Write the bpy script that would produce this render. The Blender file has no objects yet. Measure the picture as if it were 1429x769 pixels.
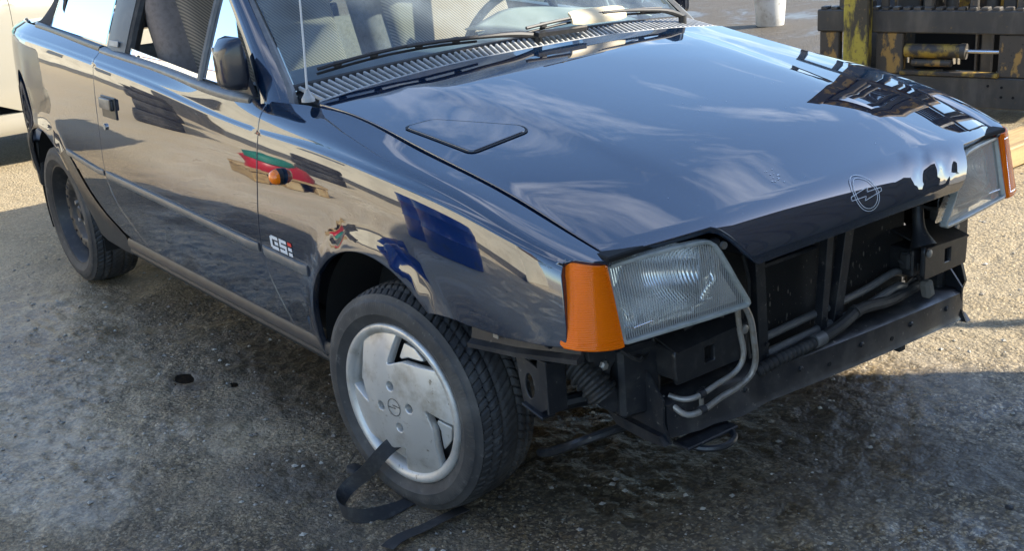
import bpy, bmesh, math, random
import numpy as np
from mathutils import Vector, Matrix, geometry
random.seed(7); rng = np.random.default_rng(7)
PI = math.pi
sc = bpy.context.scene
C = sc.collection

# ------------------------------------------------------------------ camera
CAM_POS = Vector((2.19158, -2.01895, 1.40871))
F_ = Vector((-0.74662002, 0.56353675, -0.35353201)).normalized()
R_ = Vector((0.62203948, 0.77978933, -0.0706787)).normalized()
U_ = R_.cross(F_).normalized()
cd = bpy.data.cameras.new('camera'); cam = bpy.data.objects.new('camera', cd); C.objects.link(cam)
M = Matrix((R_, U_, -F_)).transposed().to_4x4(); M.translation = CAM_POS
cam.matrix_world = M
cd.sensor_fit = 'HORIZONTAL'; cd.sensor_width = 36.0; cd.lens = 36 * 1623.86 / 1429
cd.shift_x = -47.82 / 1429; cd.shift_y = 53.88 / 1429        # the photograph is an off-centre crop
cd.clip_start = 0.05; cd.clip_end = 2000
sc.camera = cam

# ------------------------------------------------------------------ sky, sun, exposure
SUN_AZ = math.atan2(0.68, 0.73); SUN_EL = math.radians(36)
w = bpy.data.worlds.new('World'); sc.world = w; w.use_nodes = True
nt = w.node_tree; N = nt.nodes; L = nt.links
for n in list(N): N.remove(n)
out = N.new('ShaderNodeOutputWorld'); bg = N.new('ShaderNodeBackground'); sky = N.new('ShaderNodeTexSky')
sky.sky_type = 'NISHITA'; sky.sun_disc = False; sky.sun_elevation = SUN_EL; sky.sun_rotation = SUN_AZ
sky.air_density = 1.0; sky.dust_density = 0.6; sky.ozone_density = 3.2
tc = N.new('ShaderNodeTexCoord'); sep = N.new('ShaderNodeSeparateXYZ'); L.new(tc.outputs['Generated'], sep.inputs[0])
def wmath(op, a, b):
    m = N.new('ShaderNodeMath'); m.operation = op
    for i, v in enumerate((a, b)):
        if isinstance(v, (int, float)): m.inputs[i].default_value = v
        else: L.new(v, m.inputs[i])
    return m.outputs[0]
zc = wmath('ADD', wmath('MAXIMUM', sep.outputs[2], 0.0), 0.12)
cmb = N.new('ShaderNodeCombineXYZ')
L.new(wmath('DIVIDE', sep.outputs[0], zc), cmb.inputs[0]); L.new(wmath('DIVIDE', sep.outputs[1], zc), cmb.inputs[1])
mp = N.new('ShaderNodeMapping'); mp.inputs['Scale'].default_value = (0.5, 1.15, 1); mp.inputs['Rotation'].default_value = (0, 0, 0.75)
L.new(cmb.outputs[0], mp.inputs[0])
cn = N.new('ShaderNodeTexNoise'); cn.inputs['Scale'].default_value = 1.5; cn.inputs['Detail'].default_value = 9; cn.inputs['Roughness'].default_value = 0.62; cn.inputs['Distortion'].default_value = 0.5
L.new(mp.outputs[0], cn.inputs['Vector'])
cr = N.new('ShaderNodeValToRGB'); cr.color_ramp.elements[0].position = 0.575; cr.color_ramp.elements[1].position = 0.88
cr.color_ramp.elements[0].color = (0, 0, 0, 1); cr.color_ramp.elements[1].color = (0.85, 0.85, 0.85, 1)
L.new(cn.outputs['Fac'], cr.inputs[0])
mx = N.new('ShaderNodeMix'); mx.data_type = 'RGBA'; L.new(cr.outputs[0], mx.inputs['Factor']); L.new(sky.outputs[0], mx.inputs['A'])
mx.inputs['B'].default_value = (13, 13, 13.4, 1)
L.new(mx.outputs['Result'], bg.inputs['Color']); bg.inputs['Strength'].default_value = 0.15
L.new(bg.outputs[0], out.inputs[0])
sd = bpy.data.lights.new('sun', 'SUN'); sd.energy = 4.6; sd.angle = math.radians(0.53); sd.color = (1.0, 0.92, 0.78)
sun = bpy.data.objects.new('sun', sd); C.objects.link(sun)
SUNV = Vector((math.sin(SUN_AZ) * math.cos(SUN_EL), math.cos(SUN_AZ) * math.cos(SUN_EL), math.sin(SUN_EL)))
sun.rotation_euler = SUNV.to_track_quat('Z', 'Y').to_euler(); sun.location = SUNV * 30
vs = sc.view_settings; vs.view_transform = 'Standard'; vs.look = 'None'; vs.gamma = 1; vs.exposure = 1.55; vs.use_curve_mapping = False

# ------------------------------------------------------------------ material helpers
def mat(name, base=(.5, .5, .5), rough=.5, metal=0., spec=.5, coat=0., noise=None, bump=None, rvar=None, ior=None, coords='Object', extra=None):
    """noise: list of (scale, lo, hi, colour, detail) layers mixed over base; bump: list of (scale, strength, dist); rvar: (scale, lo, hi)"""
    m = bpy.data.materials.new(name); m.use_nodes = True
    t = m.node_tree; n = t.nodes; l = t.links; p = n['Principled BSDF']
    p.inputs['Base Color'].default_value = (*base, 1); p.inputs['Roughness'].default_value = rough
    p.inputs['Metallic'].default_value = metal; p.inputs['Specular IOR Level'].default_value = spec
    p.inputs['Coat Weight'].default_value = coat
    if ior: p.inputs['IOR'].default_value = ior
    co = n.new('ShaderNodeTexCoord').outputs[coords]
    col = None
    for (scale, lo, hi, c, det) in (noise or []):
        tx = n.new('ShaderNodeTexNoise'); tx.inputs['Detail'].default_value = det; tx.inputs['Roughness'].default_value = .62
        if isinstance(scale, tuple):
            mp = n.new('ShaderNodeMapping'); mp.inputs['Scale'].default_value = scale; l.new(co, mp.inputs[0]); l.new(mp.outputs[0], tx.inputs['Vector']); tx.inputs['Scale'].default_value = 1
        else:
            l.new(co, tx.inputs['Vector']); tx.inputs['Scale'].default_value = scale
        r = n.new('ShaderNodeMapRange'); r.interpolation_type = 'SMOOTHSTEP'; r.inputs['From Min'].default_value = lo; r.inputs['From Max'].default_value = hi
        l.new(tx.outputs['Fac'], r.inputs['Value'])
        x = n.new('ShaderNodeMix'); x.data_type = 'RGBA'; l.new(r.outputs[0], x.inputs['Factor'])
        if col is None: x.inputs['A'].default_value = (*base, 1)
        else: l.new(col, x.inputs['A'])
        x.inputs['B'].default_value = (*c, 1); col = x.outputs['Result']
    if col is not None: l.new(col, p.inputs['Base Color'])
    nrm = None
    for (scale, strength, dist) in (bump or []):
        tx = n.new('ShaderNodeTexNoise'); tx.inputs['Scale'].default_value = scale; tx.inputs['Detail'].default_value = 4; l.new(co, tx.inputs['Vector'])
        b = n.new('ShaderNodeBump'); b.inputs['Strength'].default_value = strength; b.inputs['Distance'].default_value = dist
        l.new(tx.outputs['Fac'], b.inputs['Height'])
        if nrm: l.new(nrm, b.inputs['Normal'])
        nrm = b.outputs[0]
    if nrm: l.new(nrm, p.inputs['Normal'])
    if rvar:
        tx = n.new('ShaderNodeTexNoise'); tx.inputs['Scale'].default_value = rvar[0]; tx.inputs['Detail'].default_value = 5; l.new(co, tx.inputs['Vector'])
        r = n.new('ShaderNodeMapRange'); r.inputs['From Min'].default_value = .35; r.inputs['From Max'].default_value = .65
        r.inputs['To Min'].default_value = rvar[1]; r.inputs['To Max'].default_value = rvar[2]; l.new(tx.outputs['Fac'], r.inputs['Value']); l.new(r.outputs[0], p.inputs['Roughness'])
    if extra: extra(t, n, l, p, co)
    return m

def wave_bump(scale, axis, strength, dist, profile='SIN'):
    def ex(t, n, l, p, co):
        wv = n.new('ShaderNodeTexWave'); wv.bands_direction = axis; wv.inputs['Scale'].default_value = scale; wv.wave_profile = profile
        l.new(co, wv.inputs['Vector'])
        b = n.new('ShaderNodeBump'); b.inputs['Strength'].default_value = strength; b.inputs['Distance'].default_value = dist
        l.new(wv.outputs['Fac'], b.inputs['Height']); l.new(b.outputs[0], p.inputs['Normal'])
    return ex

def glass_mat(name, tint=(.80, .88, .86), ior=1.5, rough=0.0, haze=0.0, hazecol=(.6, .65, .7)):
    m = bpy.data.materials.new(name); m.use_nodes = True
    t = m.node_tree; n = t.nodes; l = t.links
    for x in list(n): n.remove(x)
    o = n.new('ShaderNodeOutputMaterial'); tr = n.new('ShaderNodeBsdfTransparent'); tr.inputs[0].default_value = (*tint, 1)
    g = n.new('ShaderNodeBsdfGlossy'); g.inputs['Roughness'].default_value = rough
    fr = n.new('ShaderNodeFresnel'); fr.inputs[0].default_value = ior
    m1 = n.new('ShaderNodeMixShader'); l.new(fr.outputs[0], m1.inputs[0]); l.new(tr.outputs[0], m1.inputs[1]); l.new(g.outputs[0], m1.inputs[2])
    fin = m1
    if haze:
        d = n.new('ShaderNodeBsdfDiffuse'); d.inputs[0].default_value = (*hazecol, 1)
        co = n.new('ShaderNodeTexCoord'); tx = n.new('ShaderNodeTexNoise'); tx.inputs['Scale'].default_value = 9; tx.inputs['Detail'].default_value = 6; l.new(co.outputs['Object'], tx.inputs[0])
        r = n.new('ShaderNodeMapRange'); r.inputs['From Min'].default_value = .35; r.inputs['From Max'].default_value = .75; r.inputs['To Min'].default_value = haze * .4; r.inputs['To Max'].default_value = haze * 1.6; l.new(tx.outputs['Fac'], r.inputs['Value'])
        m2 = n.new('ShaderNodeMixShader'); l.new(r.outputs[0], m2.inputs[0]); l.new(m1.outputs[0], m2.inputs[1]); l.new(d.outputs[0], m2.inputs[2]); fin = m2
    l.new(fin.outputs[0], o.inputs[0])
    return m

def paint_extra(t, n, l, p, co):
    p.inputs['Coat Roughness'].default_value = .012; p.inputs['Coat IOR'].default_value = 2.25
    # a little orange peel and hand-wiped haze, plus road dust that thickens toward the sills
    tx = n.new('ShaderNodeTexNoise'); tx.inputs['Scale'].default_value = 5; tx.inputs['Detail'].default_value = 1; l.new(co, tx.inputs[0])
    b = n.new('ShaderNodeBump'); b.inputs['Strength'].default_value = .05; b.inputs['Distance'].default_value = .01; l.new(tx.outputs['Fac'], b.inputs['Height'])
    l.new(b.outputs[0], p.inputs['Coat Normal'])
    sp = n.new('ShaderNodeSeparateXYZ'); l.new(co, sp.inputs[0])
    r = n.new('ShaderNodeMapRange'); r.inputs['From Min'].default_value = .62; r.inputs['From Max'].default_value = .28; l.new(sp.outputs[2], r.inputs['Value'])
    t2 = n.new('ShaderNodeTexNoise'); t2.inputs['Scale'].default_value = 14; t2.inputs['Detail'].default_value = 8; t2.inputs['Roughness'].default_value = .7; l.new(co, t2.inputs[0])
    r2 = n.new('ShaderNodeMapRange'); r2.inputs['From Min'].default_value = .38; r2.inputs['From Max'].default_value = .72; l.new(t2.outputs['Fac'], r2.inputs['Value'])
    mu = n.new('ShaderNodeMath'); mu.operation = 'MULTIPLY'; l.new(r.outputs[0], mu.inputs[0]); l.new(r2.outputs[0], mu.inputs[1])
    mu2 = n.new('ShaderNodeMath'); mu2.operation = 'MULTIPLY'; l.new(mu.outputs[0], mu2.inputs[0]); mu2.inputs[1].default_value = .75
    x = n.new('ShaderNodeMix'); x.data_type = 'RGBA'; l.new(mu2.outputs[0], x.inputs['Factor']); x.inputs['A'].default_value = p.inputs['Base Color'].default_value; x.inputs['B'].default_value = (.10, .09, .075, 1)
    t4 = n.new('ShaderNodeTexNoise'); t4.inputs['Scale'].default_value = 260; t4.inputs['Detail'].default_value = 2; l.new(co, t4.inputs[0])
    r4 = n.new('ShaderNodeMapRange'); r4.inputs['From Min'].default_value = .62; r4.inputs['From Max'].default_value = .80; r4.inputs['To Min'].default_value = .003; r4.inputs['To Max'].default_value = .5; l.new(t4.outputs['Fac'], r4.inputs['Value'])
    x2 = n.new('ShaderNodeMix'); x2.data_type = 'RGBA'; l.new(r4.outputs[0], x2.inputs['Factor']); l.new(x.outputs['Result'], x2.inputs['A']); x2.inputs['B'].default_value = (.16, .15, .13, 1)
    l.new(x2.outputs['Result'], p.inputs['Base Color'])
    t5 = n.new('ShaderNodeTexNoise'); t5.inputs['Scale'].default_value = 3.2; t5.inputs['Detail'].default_value = 9; t5.inputs['Roughness'].default_value = .7; t5.inputs['Distortion'].default_value = .6; l.new(co, t5.inputs[0])
    r5 = n.new('ShaderNodeMapRange'); r5.inputs['From Min'].default_value = .40; r5.inputs['From Max'].default_value = .75; r5.inputs['To Min'].default_value = .008; r5.inputs['To Max'].default_value = .05; l.new(t5.outputs['Fac'], r5.inputs['Value']); l.new(r5.outputs[0], p.inputs['Coat Roughness'])
    r3 = n.new('ShaderNodeMapRange'); r3.inputs['To Min'].default_value = 1.0; r3.inputs['To Max'].default_value = .55; l.new(mu.outputs[0], r3.inputs['Value']); l.new(r3.outputs[0], p.inputs['Coat Weight'])

MT = {}
MT['paint'] = mat('navy_paint', (.0012, .009, .026), .35, .0, .0, 1.0, extra=paint_extra)
MT['black_plastic'] = mat('black_plastic', (.016, .0165, .018), .38, noise=[(40, .48, .78, (.045, .043, .04), 6)], bump=[(400, .15, .001)])
MT['grey_plastic'] = mat('weathered_trim', (.10, .101, .10), .34, noise=[(25, .4, .8, (.17, .165, .155), 6)], bump=[(300, .2, .001)])
MT['chassis'] = mat('chassis_black', (.013, .0145, .018), .30, noise=[(18, .45, .76, (.045, .044, .042), 8), (70, .63, .74, (.15, .14, .12), 4)], rvar=(12, .28, .6), bump=[(60, .12, .003)])
MT['radiator'] = mat('radiator', (.012, .012, .012), .6, noise=[(120, .66, .74, (.20, .18, .14), 3)], extra=wave_bump(160, 'Z', .5, .003))
MT['sill'] = mat('sill_plastic', (.020, .021, .023), .45, noise=[(25, .45, .8, (.05, .048, .045), 6)])
MT['rubber'] = mat('rubber', (.018, .018, .018), .7, noise=[(30, .4, .8, (.045, .043, .04), 6)])
MT['tyre'] = mat('tyre_rubber', (.030, .030, .031), .66, noise=[(7, .40, .72, (.085, .082, .076), 9), (55, .60, .74, (.12, .115, .105), 5)], bump=[(180, .2, .002)])
MT['cap'] = mat('hubcap_silver', (.56, .55, .52), .34, .50, noise=[(11, .46, .74, (.33, .30, .25), 8), (60, .62, .74, (.18, .15, .11), 5)], rvar=(9, .28, .5))
MT['steel_wheel'] = mat('black_steel', (.022, .022, .023), .5, noise=[(30, .45, .75, (.06, .055, .048), 6)])
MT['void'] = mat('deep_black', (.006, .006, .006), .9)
MT['alu'] = mat('aluminium_pipe', (.34, .32, .29), .45, .5, noise=[(40, .45, .72, (.26, .22, .17), 6)])
MT['chrome'] = mat('bright_metal', (.75, .76, .77), .12, 1.0)
MT['wiper'] = mat('wiper_black', (.014, .014, .015), .55)
MT['mirror_shell'] = mat('mirror_shell', (.008, .011, .02), .25, 0, .5, .3)
MT['spoiler'] = mat('sunlit_cream_plastic', (.56, .46, .29), .45)  # warm cream of the sunlit wiper wing painted into its base colour
MT['white'] = mat('white_print', (.62, .63, .64), .4)
MT['red'] = mat('red_print', (.65, .03, .02), .35)
MT['glass'] = glass_mat('window_glass', (.82, .90, .88), 1.5)
MT['dark_glass'] = glass_mat('quarter_glass', (.55, .66, .63), 1.5)
MT['wscreen'] = glass_mat('windscreen_glass', (.70, .84, .87), 1.62, haze=.10, hazecol=(.55, .66, .72))  # bluish diffuse haze stands in for reflected sky
MT['lens_rim'] = mat('frosted_lens_edge', (.36, .37, .34), .22, 0, .5, .3, noise=[(30, .4, .8, (.22, .24, .22), 5)])
MT['reflector'] = mat('reflector_chrome', (.92, .93, .93), .16, 1.0, extra=wave_bump(60, 'Y', .30, .003))
MT['fabric'] = mat('seat_fabric', (.10, .085, .07), .9)
MT['fabric_plain'] = mat('seat_bolster', (.20, .16, .135), .9, noise=[(60, .4, .7, (.15, .12, .10), 4)])
MT['dash'] = mat('dash_plastic', (.13, .15, .17), .6, bump=[(500, .2, .001)])
MT['card'] = mat('door_card', (.42, .38, .32), .8)
MT['softtop'] = mat('soft_top', (.02, .02, .021), .9, bump=[(600, .3, .001)])
MT['cowl'] = mat('cowl_grey', (.34, .345, .34), .45, noise=[(30, .4, .8, (.22, .22, .21), 6)])
def amber_mat():
    m = bpy.data.materials.new('amber_lens'); m.use_nodes = True
    t = m.node_tree; n = t.nodes; l = t.links
    for x in list(n): n.remove(x)
    o = n.new('ShaderNodeOutputMaterial'); co = n.new('ShaderNodeTexCoord').outputs['Object']
    tr = n.new('ShaderNodeBsdfTransparent'); tr.inputs[0].default_value = (1, .40, .015, 1)
    tl = n.new('ShaderNodeBsdfTranslucent'); tl.inputs[0].default_value = (1, .26, .0, 1)
    d = n.new('ShaderNodeBsdfDiffuse'); d.inputs[0].default_value = (1, .185, .0, 1)
    g = n.new('ShaderNodeBsdfGlossy'); g.inputs['Roughness'].default_value = .06
    wv = n.new('ShaderNodeTexWave'); wv.bands_direction = 'DIAGONAL'; wv.inputs['Scale'].default_value = 70; l.new(co, wv.inputs[0])
    w2 = n.new('ShaderNodeTexWave'); w2.bands_direction = 'Z'; w2.inputs['Scale'].default_value = 75; l.new(co, w2.inputs[0])
    ad = n.new('ShaderNodeMath'); ad.operation = 'ADD'; l.new(wv.outputs['Fac'], ad.inputs[0]); l.new(w2.outputs['Fac'], ad.inputs[1])
    b = n.new('ShaderNodeBump'); b.inputs['Strength'].default_value = .35; b.inputs['Distance'].default_value = .0015; l.new(w2.outputs['Fac'], b.inputs['Height']); l.new(b.outputs[0], d.inputs['Normal']); l.new(b.outputs[0], g.inputs['Normal'])
    m0 = n.new('ShaderNodeMixShader'); m0.inputs[0].default_value = .85; l.new(tr.outputs[0], m0.inputs[1]); l.new(d.outputs[0], m0.inputs[2])
    fr = n.new('ShaderNodeFresnel'); fr.inputs[0].default_value = 1.45
    m1 = n.new('ShaderNodeMixShader'); l.new(fr.outputs[0], m1.inputs[0]); l.new(m0.outputs[0], m1.inputs[1]); l.new(g.outputs[0], m1.inputs[2]); l.new(m1.outputs[0], o.inputs[0]); return m
MT['orange'] = amber_mat()
MT['amber_solid'] = mat('amber_dome', (.95, .20, .0), .15, 0, .5, .6)
MT['lamp_white'] = mat('lamp_bowl', (.88, .88, .86), .30, .55)
MT['taillight'] = mat('tail_lens', (.25, .008, .01), .15, 0, .5, 1.0)

# ------------------------------------------------------------------ mesh helpers
def link(o, parent=None):
    C.objects.link(o)
    if parent is not None: o.parent = parent
    return o
def empty(name, loc=(0, 0, 0), rz=0, label=None, cat=None, group=None):
    o = bpy.data.objects.new(name, None); o.location = loc; o.rotation_euler = (0, 0, rz); o.empty_display_size = .2
    link(o); tag(o, label, cat, group); return o
def tag(o, label=None, cat=None, group=None, kind=None):
    if label: o['label'] = label
    if cat: o['category'] = cat
    if group: o['group'] = group
    if kind: o['kind'] = kind
    return o
def copy_tree(o, parent=None):
    c = o.copy(); C.objects.link(c); c.parent = parent
    for ch in o.children: copy_tree(ch, c)
    return c
def raw(name, verts, faces, m, parent=None, smooth=None, normals=None):
    me = bpy.data.meshes.new(name); me.from_pydata([tuple(map(float, v)) for v in verts], [], [tuple(map(int, f)) for f in faces]); me.update()
    if m: me.materials.append(m)
    if smooth is not None:
        me.polygons.foreach_set('use_smooth', [True] * len(me.polygons))
        if normals is None and smooth < 179: me.set_sharp_from_angle(angle=math.radians(smooth))
    if normals is not None: me.normals_split_custom_set_from_vertices([tuple(map(float, v)) for v in normals])
    return link(bpy.data.objects.new(name, me), parent)

class MB:
    def __init__(s): s.bm = bmesh.new()
    def verts_faces(s, V, Fs):
        vs_ = [s.bm.verts.new(tuple(map(float, v))) for v in V]
        for f in Fs:
            try: s.bm.faces.new([vs_[i] for i in f])
            except ValueError: pass
        return s
    def box(s, c, size, rot=None, bev=0.0, seg=1):
        b = bmesh.new(); bmesh.ops.create_cube(b, size=1.0)
        for v in b.verts: v.co = Vector((v.co.x * size[0], v.co.y * size[1], v.co.z * size[2]))
        if bev: bmesh.ops.bevel(b, geom=list(b.edges), offset=bev, segments=seg, affect='EDGES', profile=.5)
        mtx = Matrix.Translation(Vector(c)) @ (rot.to_4x4() if rot is not None else Matrix())
        return s._take(b, mtx)
    def _take(s, b, mtx):
        b.transform(mtx); me = bpy.data.meshes.new('t'); b.to_mesh(me); b.free(); s.bm.from_mesh(me); bpy.data.meshes.remove(me); return s
    def tube(s, pts, r, n=10, caps=True, ridge=None):
        pts = [Vector(p) for p in pts]; k = len(pts); rs = r if isinstance(r, (list, tuple)) else [r] * k
        T = [(pts[min(i + 1, k - 1)] - pts[max(i - 1, 0)]).normalized() for i in range(k)]
        up = Vector((0, 0, 1)) if abs(T[0].z) < .9 else Vector((1, 0, 0))
        nx = T[0].cross(up).normalized(); V = []; 
        for i in range(k):
            nx = (nx - T[i] * nx.dot(T[i])).normalized(); ny = T[i].cross(nx)
            for j in range(n):
                a = 2 * PI * j / n; V.append(pts[i] + (nx * math.cos(a) + ny * math.sin(a)) * rs[i])
        Fs = [(i * n + j, i * n + (j + 1) % n, (i + 1) * n + (j + 1) % n, (i + 1) * n + j) for i in range(k - 1) for j in range(n)]
        if caps: Fs += [tuple(range(n))[::-1], tuple((k - 1) * n + j for j in range(n))]
        return s.verts_faces(V, Fs)
    def cyl(s, a, b, r, n=20): return s.tube([a, b], r, n)
    def lathe(s, prof, n=64, axis='Y', mtx=None, closed=False):
        V = []
        for i in range(n):
            a = 2 * PI * i / n
            for (h, r) in prof:
                p = {'Y': (r * math.cos(a), h, r * math.sin(a)), 'Z': (r * math.cos(a), r * math.sin(a), h), 'X': (h, r * math.cos(a), r * math.sin(a))}[axis]
                V.append(mtx @ Vector(p) if mtx else p)
        k = len(prof); Fs = []
        for i in range(n):
            for j in range(k - 1 + (1 if closed else 0)):
                j2 = (j + 1) % k; i2 = (i + 1) % n
                Fs.append((i * k + j, i * k + j2, i2 * k + j2, i2 * k + j))
        return s.verts_faces(V, Fs)
    def prism(s, poly, mtx, depth):
        """poly in local XY extruded along local Z from 0 to depth"""
        k = len(poly); V = [mtx @ Vector((x, y, 0)) for x, y in poly] + [mtx @ Vector((x, y, depth)) for x, y in poly]
        return s.verts_faces(V, [tuple(range(k))[::-1], tuple(range(k, 2 * k))] + [(i, (i + 1) % k, k + (i + 1) % k, k + i) for i in range(k)])
    def build(s, name, m, parent=None, smooth=35, recalc=True):
        if recalc: bmesh.ops.recalc_face_normals(s.bm, faces=list(s.bm.faces))
        me = bpy.data.meshes.new(name); s.bm.to_mesh(me); s.bm.free()
        if m: me.materials.append(m)
        if smooth:
            me.polygons.foreach_set('use_smooth', [True] * len(me.polygons)); me.set_sharp_from_angle(angle=math.radians(smooth))
        return link(bpy.data.objects.new(name, me), parent)
def frame(o, x, y):
    """matrix with local X along x, local Y roughly along y, at o"""
    x = Vector(x).normalized(); z = x.cross(Vector(y)).normalized(); y = z.cross(x)
    m_ = Matrix((x, y, z)).transposed().to_4x4(); m_.translation = Vector(o); return m_

def inside(px, py, poly):
    poly = np.asarray(poly); x0, y0 = poly[:, 0], poly[:, 1]; x1, y1 = np.roll(x0, -1), np.roll(y0, -1)
    r = np.zeros(len(px), bool)
    for a, b, c, d in zip(x0, y0, x1, y1):
        if b == d: continue
        cond = ((b > py) != (d > py)) & (px < (c - a) * (py - b) / (d - b) + a); r ^= cond
    return r
def resample(poly, step):
    o = []
    for i in range(len(poly)):
        a = np.array(poly[i]); b = np.array(poly[(i + 1) % len(poly)]); d = np.hypot(*(b - a)); k = max(1, int(math.ceil(d / step)))
        for j in range(k): o.append(a + (b - a) * j / k)
    return np.array(o)
def mindist(P, B):
    return np.sqrt(((P[:, None, :] - B[None]) ** 2).sum(-1).min(1)) if len(P) else np.zeros(0)
def panel(name, outline, fmap, m, parent, step=.03, flange=.014, holes=(), sign=1, bev=.002):
    """Sheet panel: 2-D outline triangulated, lifted through fmap(u,v)->xyz, analytic normals, rolled edge turned inwards by `flange`."""
    loops = [resample(outline, step * .7)] + [resample(h, step * .5) for h in holes]
    B = np.concatenate(loops); lo = loops[0].min(0); hi = loops[0].max(0)
    g = np.stack(np.meshgrid(np.arange(lo[0], hi[0], step), np.arange(lo[1], hi[1], step), indexing='ij'), -1).reshape(-1, 2)
    k = inside(g[:, 0], g[:, 1], loops[0])
    for h in loops[1:]: k &= ~inside(g[:, 0], g[:, 1], h)
    g = g[k]; g = g[mindist(g, B) > step * .35]
    P = np.concatenate([B, g]); edges = []; o = 0
    for lp in loops:
        n = len(lp); edges += [(o + i, o + (i + 1) % n) for i in range(n)]; o += n
    res = geometry.delaunay_2d_cdt([Vector((float(a), float(b))) for a, b in P], edges, [], 0, 1e-7)
    V2 = np.array([(v.x, v.y) for v in res[0]]); Fc = np.array([f for f in res[2] if len(f) == 3]); cen = V2[Fc].mean(1)
    k = inside(cen[:, 0], cen[:, 1], loops[0])
    for h in loops[1:]: k &= ~inside(cen[:, 0], cen[:, 1], h)
    Fc = Fc[k]
    e = 1e-4
    def PN(q):
        p = fmap(q[:, 0], q[:, 1]); du = fmap(q[:, 0] + e, q[:, 1]) - fmap(q[:, 0] - e, q[:, 1]); dv = fmap(q[:, 0], q[:, 1] + e) - fmap(q[:, 0], q[:, 1] - e)
        n = np.cross(du, dv) * sign; n /= np.linalg.norm(n, axis=1)[:, None] + 1e-12; return p, n
    pos, nor = PN(V2)
    a = pos[Fc[:, 1]] - pos[Fc[:, 0]]; b = pos[Fc[:, 2]] - pos[Fc[:, 0]]
    flip = (np.cross(a, b) * nor[Fc[:, 0]]).sum(1) < 0; Fc[flip] = Fc[flip][:, ::-1]
    V = [pos]; NN = [nor]; FF = [tuple(f) for f in Fc]; base = len(pos)
    if flange:
        for li, lp in enumerate(loops):
            p, n = PN(lp); tn = np.roll(p, -1, 0) - np.roll(p, 1, 0); tn /= np.linalg.norm(tn, axis=1)[:, None] + 1e-12
            out_ = np.cross(tn, n)
            q = lp + 0; c0 = lp.mean(0)
            # orientation: outward must leave the panel
            area = 0.5 * np.sum(lp[:, 0] * np.roll(lp[:, 1], -1) - np.roll(lp[:, 0], -1) * lp[:, 1])
            sg = (1 if area > 0 else -1) * sign * (1 if li == 0 else -1)
            out_ *= sg
            rings = [(p, n), (p + out_ * bev * .7 - n * bev * .3, n * .7 + out_ * .7), (p + out_ * bev - n * bev, out_ * .95 + n * .3), (p + out_ * bev - n * flange, out_)]
            k = len(lp)
            for r in rings: V.append(r[0]); NN.append(r[1] / np.linalg.norm(r[1], axis=1)[:, None])
            for ri in range(3):
                for i in range(k):
                    f = (base + ri * k + i, base + ri * k + (i + 1) % k, base + (ri + 1) * k + (i + 1) % k, base + (ri + 1) * k + i)
                    FF.append(f if sg * sign > 0 else f[::-1])
            base += 4 * k
    V = np.concatenate(V); NN = np.concatenate(NN)
    # face winding of flange: agree with normals
    F2 = []
    for f in FF:
        if len(f) == 4:
            nn = np.cross(V[f[1]] - V[f[0]], V[f[3]] - V[f[0]])
            if nn @ (NN[f[0]] + NN[f[2]]) < 0: f = f[::-1]
        F2.append(f)
    return raw(name, V, F2, m, parent, 180, NN)

def offset_poly(poly, d):
    p = np.array(poly); n = len(p); o = []
    A = .5 * np.sum(p[:, 0] * np.roll(p[:, 1], -1) - np.roll(p[:, 0], -1) * p[:, 1]); sg = 1 if A > 0 else -1
    for i in range(n):
        a, b, c = p[i - 1], p[i], p[(i + 1) % n]; t1 = (b - a) / np.linalg.norm(b - a); t2 = (c - b) / np.linalg.norm(c - b)
        n1 = np.array([-t1[1], t1[0]]) * sg; n2 = np.array([-t2[1], t2[0]]) * sg; m_ = n1 + n2; m_ /= np.linalg.norm(m_); o.append(b + m_ * d / max(.4, m_ @ n1))
    return [tuple(x) for x in o]
def spl(xs, ys):
    xs = np.asarray(xs, float); ys = np.asarray(ys, float); n = len(xs); h = np.diff(xs)
    A = np.zeros((n, n)); B = np.zeros((n,) + ys.shape[1:]); A[0, 0] = A[-1, -1] = 1
    for i in range(1, n - 1):
        A[i, i - 1] = h[i - 1]; A[i, i] = 2 * (h[i - 1] + h[i]); A[i, i + 1] = h[i]
        B[i] = 3 * ((ys[i + 1] - ys[i]) / h[i] - (ys[i] - ys[i - 1]) / h[i - 1])
    c = np.linalg.solve(A, B.reshape(n, -1)).reshape(B.shape)
    def f(x):
        x = np.asarray(x, float); i = np.clip(np.searchsorted(xs, x) - 1, 0, n - 2)
        sh = (slice(None),) * x.ndim + (None,) * (ys.ndim - 1)
        d = (x - xs[i])[sh]; hh = h[i][sh]
        b = (ys[i + 1] - ys[i]) / hh - hh * (2 * c[i] + c[i + 1]) / 3
        return ys[i] + b * d + c[i] * d ** 2 + (c[i + 1] - c[i]) / (3 * hh) * d ** 3
    return f
def curve_pts(pts, n):
    """smooth curve through 3-D points"""
    pts = np.array(pts, float); t = np.r_[0, np.cumsum(np.linalg.norm(np.diff(pts, axis=0), axis=1))]
    return spl(t, pts)(np.linspace(0, t[-1], n))
def stroke(path, w, closed=False):
    """2-D stroke outline as quads: returns verts, faces"""
    p = np.array(path, float); n = len(p)
    if closed: tn = np.roll(p, -1, 0) - np.roll(p, 1, 0)
    else: tn = np.gradient(p, axis=0)
    tn /= np.linalg.norm(tn, axis=1)[:, None]; nn = np.stack([-tn[:, 1], tn[:, 0]], 1)
    V = np.concatenate([p + nn * w / 2, p - nn * w / 2]); k = n if closed else n - 1
    return V, [(i, (i + 1) % n, n + (i + 1) % n, n + i) for i in range(k)]

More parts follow.
